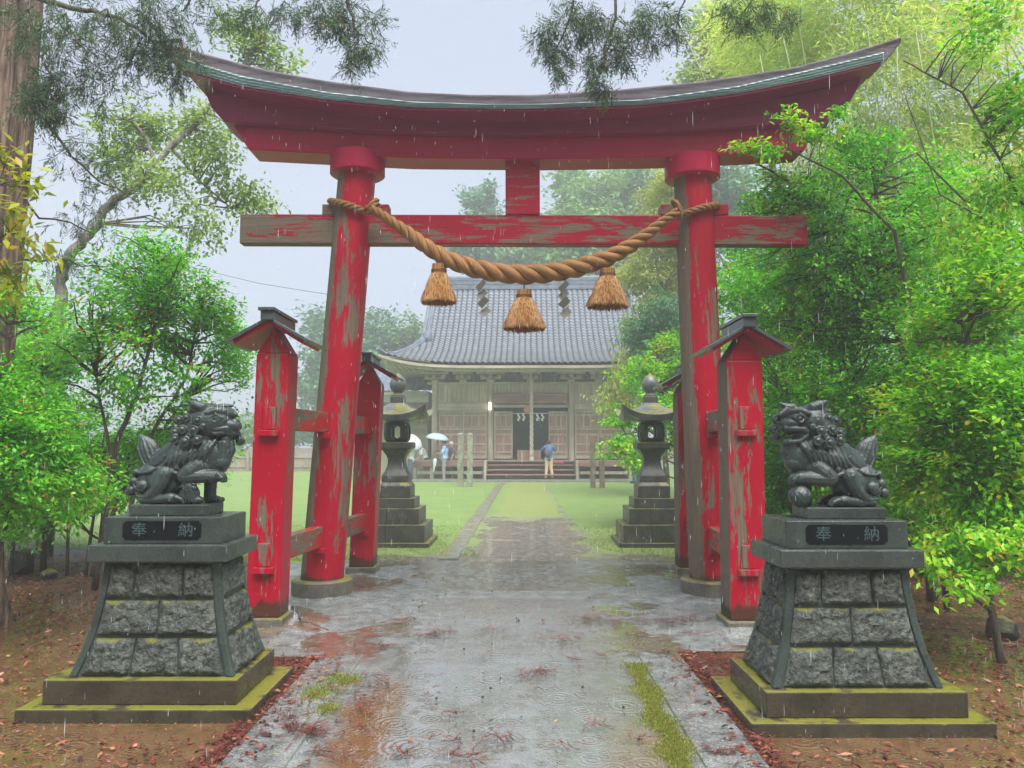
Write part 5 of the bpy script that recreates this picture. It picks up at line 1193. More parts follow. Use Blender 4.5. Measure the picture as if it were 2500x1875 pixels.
def leaf_field(C, D, Nn, L, W, rnd, fold=.18):
    """one folded leaf (two quads on a midrib) per row: base C, direction D, up Nn"""
    D = D / np.linalg.norm(D, axis=1)[:, None]; S_ = np.cross(D, Nn); S_ /= np.linalg.norm(S_, axis=1)[:, None] + 1e-9; N_ = np.cross(S_, D)
    L = L[:, None]; W = W[:, None]
    B = C; Mi = C + D * L * .5 - N_ * W * fold; Tp = C + D * L - N_ * L * .12
    Rr = C + D * L * .42 + S_ * W * .5; Lf = C + D * L * .42 - S_ * W * .5
    V = np.stack([B, Rr, Tp, Mi, Lf], 1).reshape(-1, 3); n = len(C); i = (np.arange(n) * 5)[:, None]
    Q = np.concatenate([i + [0, 1, 2, 3], i + [0, 3, 2, 4]], 0); return V, Q, np.repeat(rnd, 5)
def unit(r, n): v = r.randn(n, 3); return v / np.linalg.norm(v, axis=1)[:, None]
def clumps(ells, r, per_m3=None, total=400, shell=.45, gap=.0):
    """clump centres inside the ellipsoids (centre, radii), denser towards the outside"""
    vol = np.array([e[1][0] * e[1][1] * e[1][2] for e in ells]) ** .75; vol /= vol.sum(); out = []
    for e, v in zip(ells, vol):
        n = max(3, int(total * v)); d = unit(r, n); k = r.rand(n) ** shell; p = np.array(e[0]) + d * k[:, None] * np.array(e[1]); out.append(p)
    P = np.concatenate(out)
    if gap:
        f = np.sin(P[:, 0] * 4.1 + 1.3 * np.sin(P[:, 2] * 3.3)) + np.sin(P[:, 2] * 4.7 + P[:, 1] * 2.1) + .6 * np.sin(P[:, 0] * 9 + P[:, 2] * 7)
        P = P[f > np.quantile(f, gap)]
    return P
def foliage(P, r, per, spread, L, W, ctr, flat=.55, droop=.25, tone=.38):
    n = len(P); k = n * per; cid = np.repeat(np.arange(n), per); ax = unit(r, n); ax[:, 2] *= .35; out = P - ctr; out /= np.linalg.norm(out, axis=1)[:, None] + 1e-6; ax = ax * .8 + out * .8; ax /= np.linalg.norm(ax, axis=1)[:, None]
    s = r.rand(k) * 2 - 1; lat = r.randn(k, 3) * .38; lat[:, 2] *= flat
    C = P[cid] + (ax[cid] * s[:, None] + lat) * spread * (0.7 + .6 * r.rand(n))[cid][:, None]
    D = ax[cid] * .7 + r.randn(k, 3) * .75 + out[cid] * .3; D[:, 2] = D[:, 2] * .6 - droop
    Nn = r.randn(k, 3) * .38 + np.array([0, 0, 1.]) + out[cid] * .35
    Ls = L * (.45 + .95 * r.rand(k)); Ws = W * (.7 + .6 * r.rand(k)); base = r.rand(n)[cid] * tone * 2 - tone
    return leaf_field(C, D, Nn, Ls, Ws, np.clip(r.rand(k) * .8 + .1 + base, 0, 1))
def branches(m, trunk, P, r, n, r0=.016, r1=.003, sag=.1):
    T_ = [Vector(p) for p in trunk]
    for i in r.choice(len(P), min(n, len(P)), replace=False):
        p = Vector(P[i]); cand = [t for t in T_ if t.z < p.z + .15] or T_[:1]; b = min(cand, key=lambda t: (t - p).length + .3 * abs(t.z - p.z + .4))
        d = (p - b).length; mid = b.lerp(p, .5) + Vector((r.randn() * .06, r.randn() * .06, r.randn() * .05 + sag * .5)) * d; q = b.lerp(p, .78) + Vector((r.randn(), r.randn(), r.randn())) * .05 * d
        m.tube([b, mid, q, p], [r0, r0 * .65, r0 * .4, r1], 5, 0, False)
def ellpx(lst): return [(np.array(U(a * 1.1302, b * 1.1302, Y)), (rx * 1.1302 * Y / F, ry, rz * 1.1302 * Y / F)) for a, b, Y, rx, rz, ry in lst]
def dense(pts, k=6):
    o = []
    for a, b in zip(pts[:-1], pts[1:]):
        for i in range(k): o.append(tuple(Vector(a).lerp(Vector(b), i / k)))
    return o + [tuple(pts[-1])]
def tree(name, label, cat, ells, trunks, leafm, barkm, seed, total=300, per=60, spread=.2, L=.06, W=.03, gap=.2, nb=60, shell=.5, flat=.55, group=None, r0=.016, droop=.25):
    r = RS(seed); base = trunks[0][0][0]; o = empty(name, (base[0], base[1], 0), label, cat, group); P = clumps(ells, r, total=total, gap=gap, shell=shell); ctr = np.mean([e[0] for e in ells], 0)
    V, Q, a = foliage(P, r, per, spread, L, W, ctr, flat, droop); np_mesh('crown', V, Q, leafm, o, a)
    m = M(); allp = []
    for pts, ra, rb in trunks:
        pts = dense(pts, 5); pts = [tuple(Vector(p) + Vector((r.randn(), r.randn(), 0)) * ra * .16) for p in pts]; n = len(pts); m.tube(pts, [ra + (rb - ra) * (i / (n - 1)) ** .8 for i in range(n)], 10); allp += pts
    m.build('trunk', barkm, o, smooth=True)
    if nb: m = M(); branches(m, allp, P, r, nb, r0); m.build('branches', barkm, o, smooth=True)
    return o
def d(px, py, Y): return U(px * 1.1302, py * 1.1302, Y)
def g0(px, py, Y): p = U(px * 1.1302, py * 1.1302, Y); return (p[0], Y, -.05)

# --- left side
tree('leafy_shrub', 'big deep green leafy shrub rising behind the left guardian lion', 'shrub', ellpx([(330, 640, 8.6, 150, 120, 1.1), (400, 760, 8.8, 125, 130, 1.0), (255, 740, 8.2, 130, 150, 1.0), (450, 850, 9.2, 75, 110, .8), (300, 560, 8.8, 110, 55, .8), (470, 660, 9, 45, 60, .5)]),
     [([g0(210, 1090, 8.2), d(250, 960, 8.2), d(300, 840, 8.3), d(335, 700, 8.5), d(350, 560, 8.7)], .035, .012), ([g0(212, 1090, 8.2), d(240, 980, 8.1), d(215, 860, 8), d(200, 740, 8.1)], .025, .01), ([g0(235, 1090, 8.4), d(330, 930, 8.8), d(400, 820, 9), d(430, 690, 9)], .028, .01)], MAT['lf_left'], MAT['bark'], 21, 600, 46, .18, .062, .033, .38, 190)
tree('leafy_shrub', 'deep green shrub near the left edge, between the cedar and the tall left shrub', 'shrub', ellpx([(90, 770, 9.4, 110, 130, 1.0), (60, 900, 9.1, 110, 130, .9), (150, 980, 9.2, 100, 110, .9), (40, 1020, 8.8, 80, 100, .8), (190, 880, 9.6, 80, 100, .8), (120, 1095, 9.2, 120, 50, .7), (30, 1130, 8.8, 60, 40, .5), (200, 1080, 9.8, 70, 45, .6)]),
     [([g0(100, 1110, 9.3), d(110, 980, 9.3), d(90, 850, 9.4), d(100, 720, 9.5)], .035, .01), ([g0(150, 1120, 9.1), d(150, 1000, 9.1), d(170, 880, 9.1)], .02, .008), ([g0(30, 1120, 9), d(40, 1000, 9.1), d(60, 860, 9.1)], .025, .008)], MAT['lf_left'], MAT['bark'], 22, 620, 48, .22, .066, .036, .26, 130)
tree('leafy_shrub', 'nearest green shrub at the far left edge, hiding the lower part of the cedar trunk', 'shrub', ellpx([(10, 760, 6.0, 75, 150, .5), (40, 930, 6.0, 95, 110, .6), (110, 1030, 6.2, 100, 60, .6), (20, 1080, 5.9, 70, 55, .5)]),
     [([g0(-60, 1200, 6.0), d(-30, 1000, 6.0), d(10, 850, 6.0), d(20, 700, 6.0)], .03, .008), ([g0(-60, 1200, 6.0), d(40, 1050, 6.1), d(110, 1020, 6.2)], .018, .006)], MAT['lf_left'], MAT['bark'], 26, 400, 54, .15, .044, .024, .22, 80)
tree('leafy_shrub', 'lower green shrub with bare brown stems, directly behind the left guardian lion', 'shrub', ellpx([(350, 950, 9.8, 110, 85, .8), (240, 1010, 9.2, 90, 75, .7), (170, 1080, 7.6, 75, 50, .5), (460, 930, 10.2, 60, 60, .5), (500, 760, 9.8, 42, 90, .5)]),
     [([g0(200, 1095, 9), d(280, 1010, 9.2), d(340, 940, 9.6), d(400, 860, 9.8)], .03, .01), ([g0(190, 1095, 9), d(215, 1010, 9), d(225, 930, 9.1)], .022, .008)], MAT['lf_left'], MAT['bark'], 23, 330, 48, .17, .062, .032, .25, 90)
tree('leaning_tree', 'slender grey tree leaning right above the left shrubs, sparse leaves against the sky', 'tree', ellpx([(320, 270, 11.5, 110, 55, .8), (440, 260, 11.5, 75, 45, .6), (370, 390, 11, 90, 70, .8), (470, 330, 11.5, 70, 60, .6), (500, 420, 11.5, 95, 40, .6), (560, 440, 11.8, 50, 25, .4), (260, 340, 11.2, 70, 60, .6), (560, 110, 12, 90, 45, .6), (610, 150, 12, 60, 25, .4), (510, 60, 12, 60, 30, .4), (430, 500, 11, 60, 30, .5)]),
     [([g0(100, 1090, 10.6), d(110, 900, 10.6), d(125, 720, 10.7), d(130, 610, 10.8), d(150, 550, 10.8), d(200, 495, 10.9), d(250, 430, 11), d(310, 395, 11), d(335, 350, 11.1), d(400, 290, 11.3), d(455, 230, 11.5), d(520, 150, 11.8), d(560, 90, 12)], .11, .025),
      ([d(335, 350, 11.1), d(318, 300, 11.2), d(290, 265, 11.3), d(250, 250, 11.4)], .035, .01), ([d(370, 320, 11.2), d(430, 390, 11.4), d(500, 450, 11.6)], .03, .008)], MAT['lf_pale'], MAT['barkgrey'], 24, 250, 34, .24, .085, .05, .1, 110, .7, .8)
# cedar: fluted trunk at the left edge, sprays of needles reaching over the gate
def cedar(name, label, trunk, R0, sprays, limbs, seed, fine=1.0):
    r = RS(seed); o = empty(name, (trunk[0][0], trunk[0][1], 0), label, 'tree'); m = M(); rr = []; pts = dense(trunk, 12)
    for i, p in enumerate(pts):
        t = i / (len(pts) - 1); rad = R0 * (1 - .35 * t) * (1 + .5 * math.exp(-t * 22)); rr.append([(p[0] + cos(a) * rad * (1 + .07 * sin(7 * a + 2 * t) + .05 * sin(17 * a + 5 * t) + .035 * sin(31 * a - 4 * t)), p[1] + sin(a) * rad * (1 + .07 * sin(7 * a + 2 * t) + .05 * sin(17 * a + 5 * t)), p[2]) for a in np.linspace(0, 2 * pi, 96, endpoint=False)])
    m.loft(rr); m.build('trunk', MAT['barkcedar'], o, smooth=True)
    m = M()
    for lp, a, b in limbs:
        lp = dense(lp, 4); lp = [tuple(Vector(q) + Vector((r.randn(), r.randn(), r.randn())) * .015) for q in lp]; n = len(lp); m.tube(lp, [a + (b - a) * i / (n - 1) for i in range(n)], 7)
    V = []; Q = []; A = []; nv = 0; tw = M()
    for c, R_, n, dr in sprays:                                  # each spray: fans of fine needle-covered twigs
        c = np.array(c)
        for q in range(n):
            b = c + r.randn(3) * R_ * .42 * np.array([1, .8, .8]); dv = r.randn(3) * .6 + np.array([0, 0, -dr]); dv /= np.linalg.norm(dv); side = np.cross(dv, unit(r, 1)[0]); side /= np.linalg.norm(side); Lf = .17 * (.7 + .7 * r.rand()); tone = r.rand()
            nt = 11
            tw.add([tuple(b - side * .0012), tuple(b + side * .0012), tuple(b + dv * Lf)], [(0, 1, 2)])
            t = (np.arange(nt) + .5) / nt; bb = b + dv * (Lf * t)[:, None]; sg = np.where(np.arange(nt) % 2, 1, -1)[:, None]; tip = bb + (dv * .75 + side * sg * .62 + r.randn(nt, 3) * .16) * (.055 * (1.25 - t) + .014)[:, None]; tip[:, 2] -= .004
            for f_ in range(2):
                t2 = tip + r.randn(nt, 3) * .010 * f_; mid = (bb + t2) / 2; pr = np.cross(t2 - bb, r.randn(nt, 3)); pr /= np.linalg.norm(pr, axis=1)[:, None] + 1e-9; w2 = .0032 * fine
                V.append(np.stack([bb, mid + pr * w2, t2, mid - pr * w2], 1).reshape(-1, 3)); Q.append((nv + np.arange(nt) * 4)[:, None] + [0, 1, 2, 3]); A.append(np.full(nt * 4, np.clip(tone * .9 + r.rand() * .1, 0, .99))); nv += nt * 4
        if n: 
            for q in range(max(2, n // 14)):
                e = c + r.randn(3) * R_ * .45; tw.tube([tuple(c + np.array([0, 0, R_ * .35])), tuple((c + e) / 2 + r.randn(3) * .02), tuple(e)], [.004, .003, .0015], 4, 0, False)
    m.build('limbs', MAT['bark'], o, smooth=True)
    np_mesh('needles', np.concatenate(V), np.concatenate(Q), MAT['lf_cedar'], o, np.concatenate(A)); tw.build('twigs', MAT['bark'], o); return o
sp = []
for a, b, Y, R_, n in ((60, 50, 5.6, .30, 60), (140, 60, 5.8, .34, 80), (230, 50, 6, .36, 95), (320, 70, 6.2, .36, 100), (370, 110, 6.2, .28, 80), (290, 130, 6.2, .3, 70), (180, 150, 6, .28, 60), (110, 180, 5.8, .16, 70), (120, 240, 5.8, .11, 55), (70, 215, 5.7, .1, 45), (200, 210, 6.3, .28, 34), (330, 20, 6, .3, 60), (430, 15, 6.2, .26, 40), (380, 160, 6.4, .2, 40), (160, 330, 7, .3, 40), (230, 400, 7.4, .36, 45), (180, 470, 7.4, .34, 38), (130, 560, 7.4, .3, 30), (250, 300, 7.2, .3, 28),
              (500, 35, 6.4, .2, 34), (560, 30, 6.4, .2, 34), (610, 20, 6.3, .12, 22), (650, 25, 6.3, .12, 26), (700, 45, 6.2, .13, 34), (745, 60, 6.2, .15, 44), (765, 105, 6.2, .10, 34), (800, 100, 6.2, .09, 30), (745, 20, 6.2, .18, 40), (810, 40, 6.2, .12, 26), (690, 10, 6.2, .16, 30), (760, 140, 6.2, .05, 16)): sp.append((d(a, b, Y), R_, n, .7))
tr0 = U(18, 700, 6.4)
cedar('cedar_tree', 'tall cedar with reddish fluted trunk at the left edge, needle sprays hanging overhead', [(tr0[0] - .40, 6.6, -.1), (tr0[0] - .38, 6.6, 1.6), (tr0[0] - .24, 6.6, 4.2), (tr0[0] - .10, 6.6, 9)], .29, sp,
      [([d(-20, -60, 6.5), d(110, 10, 6.2), d(200, 20, 6.1), d(300, 60, 6.1), d(360, 110, 6.2)], .03, .008), ([d(40, -60, 6.3), d(75, 80, 6.0), d(110, 150, 5.9), d(115, 240, 5.8)], .016, .005), ([d(60, -260, 6.5), d(350, -160, 6.3), d(560, -90, 6.3), d(740, -40, 6.2), d(770, 60, 6.2), d(775, 120, 6.2)], .04, .006), ([d(350, -160, 6.3), d(420, -20, 6.2), d(400, 20, 6.2)], .02, .006), ([d(560, -90, 6.3), d(560, 0, 6.4), d(545, 40, 6.4)], .015, .005),
       ([d(0, 150, 6.8), d(110, 280, 7.1), d(200, 380, 7.4), d(300, 440, 7.4)], .02, .005), ([d(0, 380, 6.8), d(90, 470, 7.2), d(200, 500, 7.4)], .016, .005), ([d(-10, 560, 7), d(120, 560, 7.4), d(230, 580, 7.4)], .014, .004)], 31)
sp = []
for a, b, Y, R_, n in ((1170, 85, 6.2, .10, 30), (1205, 110, 6.2, .12, 40), (1190, 60, 6.2, .12, 30), (1265, 60, 6.1, .16, 48), (1300, 40, 6.1, .16, 44), (1330, 90, 6.1, .14, 46), (1290, 130, 6.1, .10, 36), (1370, 60, 6.1, .14, 40), (1395, 20, 6.1, .14, 32), (1280, 170, 6.1, .09, 30), (1300, 190, 6.1, .05, 18), (1440, 20, 6, .10, 22), (1452, 60, 6, .08, 26), (1240, 20, 6.1, .2, 44), (1210, 150, 6.2, .06, 18), (1580, 20, 6.2, .14, 34), (1610, 40, 6.2, .14, 36), (1650, 15, 6.2, .2, 42), (1700, 40, 6.3, .18, 26), (1345, 130, 6.1, .08, 22), (1410, 85, 6.1, .06, 16)): sp.append((d(a, b, Y), R_, n, .9))
cedar('cedar_tree', 'cedar needle sprays hanging into the sky above the right half of the gate', [(4.9, 5.2, -.1), (4.9, 5.2, 3), (4.8, 5.2, 9)], .28, sp,
      [([(4.85, 5.2, 7.2), d(1800, -260, 6), d(1500, -180, 6.1), d(1340, -90, 6.1), d(1330, 40, 6.1), d(1290, 180, 6.1)], .04, .005), ([d(1500, -180, 6.1), d(1480, -20, 6), d(1450, 60, 6)], .014, .004), ([d(1800, -260, 6), d(1680, -60, 6.2), d(1600, 30, 6.2)], .02, .005), ([d(1340, -90, 6.1), d(1240, 0, 6.1), d(1200, 110, 6.2)], .018, .004)], 32)
tree('yellow_leaved_sapling', 'large yellow-green leaves poking in at the left edge before the cedar trunk', 'sapling', ellpx([(30, 460, 4.2, 65, 50, .2), (60, 530, 4.2, 80, 28, .2), (25, 600, 4.2, 60, 45, .2), (15, 340, 4.3, 50, 35, .2), (60, 400, 4.3, 60, 25, .2)]), [([g0(-180, 1100, 4.6), d(-120, 800, 4.5), d(-60, 560, 4.3), d(20, 500, 4.2)], .02, .005), ([d(-60, 560, 4.3), d(10, 360, 4.3)], .008, .003)], MAT['lf_yellow'], MAT['bark'], 25, 40, 9, .11, .085, .030, .0, 30, .9, .4, r0=.004)
# --- right side
tree('leafy_shrub', 'tall green bush reaching over the right end of the lower beam', 'shrub', ellpx([(1760, 430, 8.2, 150, 90, .8), (1860, 560, 8.2, 160, 140, 1.0), (1700, 600, 9.0, 110, 90, .7), (1680, 440, 8.4, 75, 55, .5), (1750, 700, 8.8, 130, 110, .8), (1950, 430, 8.2, 120, 110, .9), (1850, 330, 8.4, 90, 50, .5)]),
     [([g0(2010, 1180, 7.6), d(2010, 1000, 7.7), d(1975, 820, 7.8), d(1900, 620, 8), d(1840, 500, 8.1), d(1700, 390, 8.2), d(1620, 345, 8.1)], .055, .008), ([d(1900, 620, 8), d(1880, 480, 8.2), d(1900, 380, 8.3)], .03, .008)], MAT['lf_shrub'], MAT['bark'], 41, 760, 58, .17, .054, .029, .16, 190)
tree('leafy_branch_shrub', 'thin leafy twigs crossing in front of the right end of the top beam', 'shrub', ellpx([(1620, 315, 7.1, 40, 22, .12), (1665, 330, 7.1, 45, 18, .12), (1720, 262, 7.1, 55, 14, .12), (1800, 245, 7.1, 18, 22, .1), (1760, 290, 7.2, 60, 18, .15)]), [([g0(2040, 1180, 7.2), d(2000, 800, 7.2), d(1930, 500, 7.2), d(1820, 380, 7.2), d(1700, 320, 7.1), d(1600, 318, 7.1)], .03, .003)], MAT['lf_bright'], MAT['bark'], 42, 34, 36, .12, .06, .030, 0, 24, .9, .3, r0=.004)
tree('leafy_shrub', 'glossy green bush directly behind the right guardian lion and right near post', 'shrub', ellpx([(1800, 850, 8.6, 150, 120, .9), (1700, 960, 9.4, 110, 120, .8), (1760, 1060, 9.2, 130, 80, .8), (1930, 720, 8, 130, 130, .9), (1860, 980, 8.2, 120, 110, .7), (1640, 780, 10, 70, 120, .7), (1620, 640, 10, 60, 80, .6), (1990, 1080, 7.6, 110, 60, .6), (1860, 1100, 8.2, 110, 50, .6), (2030, 850, 7.6, 110, 110, .8)]),
     [([g0(1900, 1170, 8.3), d(1890, 1000, 8.3), d(1850, 850, 8.4), d(1800, 720, 8.6)], .04, .01), ([g0(1760, 1140, 9), d(1740, 1000, 9.1), d(1700, 850, 9.3)], .03, .01)], MAT['lf_shrub'], MAT['bark'], 43, 900, 58, .17, .056, .030, .1, 120)
tree('leafy_shrub', 'bright yellow-green leaved bush at the right edge, hanging low beside the right pedestal', 'shrub', ellpx([(2120, 680, 6.2, 120, 150, .8), (2060, 880, 6.3, 130, 120, .7), (2170, 900, 5.6, 90, 150, .6), (2010, 1010, 6.3, 90, 80, .5), (2130, 1080, 5.8, 90, 80, .5), (2080, 1240, 5.3, 55, 22, .25), (2040, 1180, 5.7, 50, 40, .3), (2170, 1180, 5.2, 50, 50, .3)]),
     [([g0(2160, 1350, 5.5), d(2130, 1240, 5.6), d(2120, 1100, 5.8), d(2100, 900, 6), d(2080, 700, 6.1)], .030, .010), ([d(2130, 1240, 5.6), d(2180, 1100, 5.5), d(2200, 900, 5.5)], .03, .01)], MAT['lf_bright'], MAT['bark'], 44, 620, 54, .16, .058, .031, .12, 120)
tree('leafy_shrub', 'leafy tree at the upper right edge, bare crooked twigs reaching left', 'shrub', ellpx([(2160, 430, 6.6, 70, 60, .5), (2200, 220, 6.4, 40, 110, .5), (2130, 520, 6.6, 110, 50, .5), (2150, 60, 6.4, 70, 40, .5)]),
     [([g0(2330, 1200, 6.4), d(2300, 800, 6.4), d(2260, 560, 6.5), d(2180, 380, 6.5), d(2080, 200, 6.6), d(1950, 130, 6.8)], .026, .006), ([d(2260, 560, 6.5), d(2120, 470, 6.6), d(2030, 420, 6.7), d(1950, 190, 6.8)], .012, .004), ([d(2120, 470, 6.6), d(1980, 330, 6.8), d(1900, 370, 6.9)], .012, .003)], MAT['lf_bright'], MAT['bark'], 45, 190, 40, .19, .058, .030, .2, 50, r0=.008)
# bamboo grove: culms as part of one mass nobody could count
r = RS(46); E_ = ellpx([(1900, 330, 14, 260, 120, 1.6), (1750, 130, 15, 260, 140, 1.8), (2050, 150, 13, 240, 200, 1.6), (2150, 400, 12, 140, 160, 1.2), (1650, 60, 16, 140, 110, 1.5), (1880, 500, 14, 240, 120, 1.4), (2100, 700, 12, 160, 200, 1.2), (1950, -60, 14, 400, 160, 1.6)])
P = clumps(E_, r, total=1900, gap=.0, shell=.5); V, Q, a = foliage(P, r, 42, .36, .18, .026, np.mean([e[0] for e in E_], 0), .9, .55); Bm = empty('bamboo_grove', (8, 14, 0), 'pale yellow-green bamboo grove rising behind the right end of the gate', 'bamboo'); Bm['kind'] = 'stuff'
np_mesh('bamboo_leaves', V, Q, MAT['lf_bamboo'], Bm, a)
m = M()
for i in range(46):
    x = 5.2 + 8 * r.rand(); y = 11.5 + 5 * r.rand(); hgt = 6 + 4 * r.rand(); lean = (r.randn() * .12 - .1); pts = [(x + lean * hgt * (t ** 2), y - .05 * hgt * t ** 2, hgt * t) for t in np.linspace(0, 1, 9)]; m.tube(pts, [.035 * (1 - .75 * t) for t in np.linspace(0, 1, 9)], 7)
m.build('culms', mat_plain('bamboo_culm', (.30, .38, .16), .4), Bm, smooth=True)
# woodland closing the view on the right and far left
def wood_mass(name, label, ells, mt, seed, total, per, spread, L, W):
    r = RS(seed); P = clumps(ells, r, total=total, gap=.05, shell=.5); V, Q, a = foliage(P, r, per, spread, L, W, np.mean([e[0] for e in ells], 0)); o = np_mesh(name, V, Q, mt, None, a); return tag(o, label, 'woodland', None, 'stuff')
wood_mass('woodland', 'dark undergrowth and trees closing the view on the right behind the bushes', ellpx([(1700, 860, 13, 220, 220, 1.2), (1950, 900, 11.5, 280, 260, 1.2), (2150, 800, 10.5, 180, 380, 1.2), (1680, 600, 15, 160, 200, 1.2), (1900, 1080, 10.5, 260, 60, 1), (2200, 1120, 9.5, 150, 60, 1)]), MAT['lf_shrub'], 51, 1150, 46, .35, .11, .06)
wood_mass('undergrowth', 'low undergrowth closing the ground line behind the left guardian lion and shrubs', ellpx([(60, 1060, 10.6, 130, 70, .6), (210, 1040, 11, 110, 60, .6), (330, 1010, 11.5, 80, 60, .6), (440, 990, 12, 60, 50, .6), (10, 960, 10.4, 80, 90, .6)]), MAT['lf_left'], 54, 360, 50, .2, .075, .042)
wood_mass('undergrowth', 'low undergrowth closing the ground line behind the right guardian lion', ellpx([(1720, 1090, 10, 120, 60, .6), (1880, 1110, 9.6, 120, 50, .6), (2010, 1130, 9.2, 100, 50, .6), (1780, 980, 10, 150, 80, .6)]), MAT['lf_shrub'], 55, 420, 50, .2, .075, .042)
wood_mass('woodland', 'hedge of foliage at the far left edge behind the cedar trunk', ellpx([(-60, 900, 11, 200, 220, 1.2), (60, 1060, 11.5, 200, 50, 1), (-20, 650, 12, 110, 200, 1)]), MAT['lf_left'], 52, 330, 46, .33, .10, .05)
wood_mass('woodland', 'unseen tall trees added behind the camera to block light, on both sides of the approach', [((x_, -7.5 - .12 * abs(x_), z_), (4.2, 1.6, 3.2)) for x_ in (-14, -7.5, 0, 7.5, 14) for z_ in (2.8, 8.0)], MAT['lf_left'], 53, 900, 42, 1.0, .5, .3)  # unseen trees, added to keep light off the camera-facing sides
# --- beyond the gate
tree('maple_tree', 'small bright yellow-green layered tree behind the right stone lantern', 'tree', ellpx([(1350, 900, 14.5, 45, 35, .5), (1400, 800, 15, 75, 30, .6), (1340, 960, 14.2, 40, 30, .4), (1440, 740, 15.5, 60, 30, .6), (1380, 1000, 14, 40, 24, .4), (1420, 870, 14.6, 60, 50, .6), (1470, 950, 14.6, 60, 70, .6), (1500, 800, 15, 60, 80, .6), (1375, 840, 14.6, 45, 22, .4)]),
     [([g0(1490, 1120, 14.6), d(1480, 980, 14.7), d(1450, 880, 14.8), d(1400, 800, 15)], .05, .012), ([d(1480, 980, 14.7), d(1400, 930, 14.4), d(1340, 940, 14.2)], .025, .006)], MAT['lf_bright'], MAT['bark'], 61, 330, 46, .20, .075, .05, .1, 90, .7, .3)
tree('golden_conifer', 'feathery golden-green tree right of the shrine roof, behind the right pillar', 'tree', ellpx([(1400, 600, 25, 65, 50, 1.3), (1430, 520, 25, 60, 60, 1.3), (1440, 430, 26, 60, 70, 1.4), (1370, 800, 24, 50, 60, 1.0), (1340, 860, 23.5, 40, 40, .8), (1400, 700, 24.5, 60, 70, 1.2), (1470, 620, 25, 60, 150, 1.3), (1360, 590, 25.5, 36, 22, .8)]),
     [([g0(1480, 1050, 25), d(1470, 800, 25), d(1450, 400, 25.5)], .16, .04)], MAT['lf_gold'], MAT['bark'], 62, 520, 56, .42, .16, .06, .08, 50, .5, .5, droop=.7)
tree('cedar_tree', 'blue-green drooping conifer between the shrine roof and the right pillar', 'tree', ellpx([(1410, 760, 22.5, 50, 50, .9), (1380, 720, 22.8, 36, 30, .7), (1430, 690, 22.5, 50, 60, .9), (1440, 820, 22, 50, 50, .9)]), [([g0(1440, 1060, 22.5), d(1435, 850, 22.5), d(1430, 650, 22.5)], .10, .03)], MAT['lf_farc'], MAT['bark'], 63, 260, 60, .36, .15, .05, .05, 30, .5, .5, droop=.8)
far = [([(1290, 430, 52, 95, 65, 3), (1240, 500, 50, 60, 60, 3), (1350, 500, 50, 90, 90, 3), (1230, 380, 54, 35, 25, 2), (1400, 420, 50, 70, 60, 3), (1330, 590, 50, 120, 60, 3), (1240, 580, 50, 90, 60, 3), (1300, 500, 50, 110, 70, 3)], 'hazy tree crown behind the right half of the shrine roof', MAT['lf_far'], 71, 1290, 640), ([(1040, 470, 56, 42, 70, 2.5), (1010, 520, 55, 60, 50, 2.5), (1045, 420, 56, 20, 30, 1.5)], 'pointed hazy tree seen left of the centre strut, above the shrine ridge', MAT['lf_farc'], 72, 1030, 150),
       ([(1120, 560, 58, 110, 42, 3), (1180, 530, 57, 60, 50, 3)], 'hazy tree line right above the shrine ridge', MAT['lf_far'], 73, 1140, 170), ([(690, 760, 60, 45, 95, 2.5), (680, 840, 60, 60, 60, 2.5), (700, 700, 60, 25, 40, 2)], 'hazy conifer seen between the left side post and the left pillar', MAT['lf_farc'], 74, 690, 150),
       ([(810, 720, 56, 40, 60, 2.5), (800, 790, 56, 50, 60, 2.5)], 'hazy conifer just right of the left pillar', MAT['lf_farc'], 75, 805, 130), ([(875, 740, 58, 38, 60, 2.5), (870, 800, 58, 45, 50, 2.5)], 'hazy conifer at the left end of the shrine roof', MAT['lf_far'], 76, 870, 120),
       ([(590, 930, 62, 90, 32, 3), (660, 925, 62, 60, 38, 3), (520, 930, 62, 60, 36, 3)], 'low hazy broadleaf trees behind the board fence', MAT['lf_far'], 77, 600, 170), ([(745, 905, 64, 70, 50, 3), (450, 930, 60, 60, 40, 3)], 'low hazy tree behind the left pillar, over the lawn', MAT['lf_far'], 78, 745, 120), ([(1500, 500, 46, 90, 110, 3), (1560, 420, 44, 80, 60, 3)], 'grey-green hazy tree behind the right pillar', MAT['lf_farc'], 79, 1500, 240)]
for es, lb, mt_, sd, px, tot in far:
    E2 = ellpx(es); Y = es[0][2]; top = max(e[0][2] + e[1][2] * .4 for e in E2); x = U(px * 1.1302, 900, Y)[0]
    tree('distant_tree', lb, 'tree', E2, [([(x, Y, -.1), (x, Y, top * .5), (x + .2, Y, top)], .3, .06)], mt_, MAT['bark'], sd, tot, 36, .85, .42, .22, .1, 16, .5, .5, 'hazy trees beyond the lawn', r0=.05)
tree('pale_tree', 'pale hazy tree in the sky above the right part of the top beam', 'tree', ellpx([(1560, 140, 22, 70, 70, 1.2), (1620, 60, 22, 90, 80, 1.2), (1500, 170, 21.5, 35, 20, .6), (1540, 60, 22, 50, 40, 1), (1700, 130, 21, 90, 90, 1.2)]), [([g0(1700, 1000, 22), d(1690, 500, 22), d(1640, 200, 22), d(1560, 120, 22)], .18, .04)], MAT['lf_pale'], MAT['bark'], 64, 300, 50, .45, .16, .09, .12, 70, .6, .6)

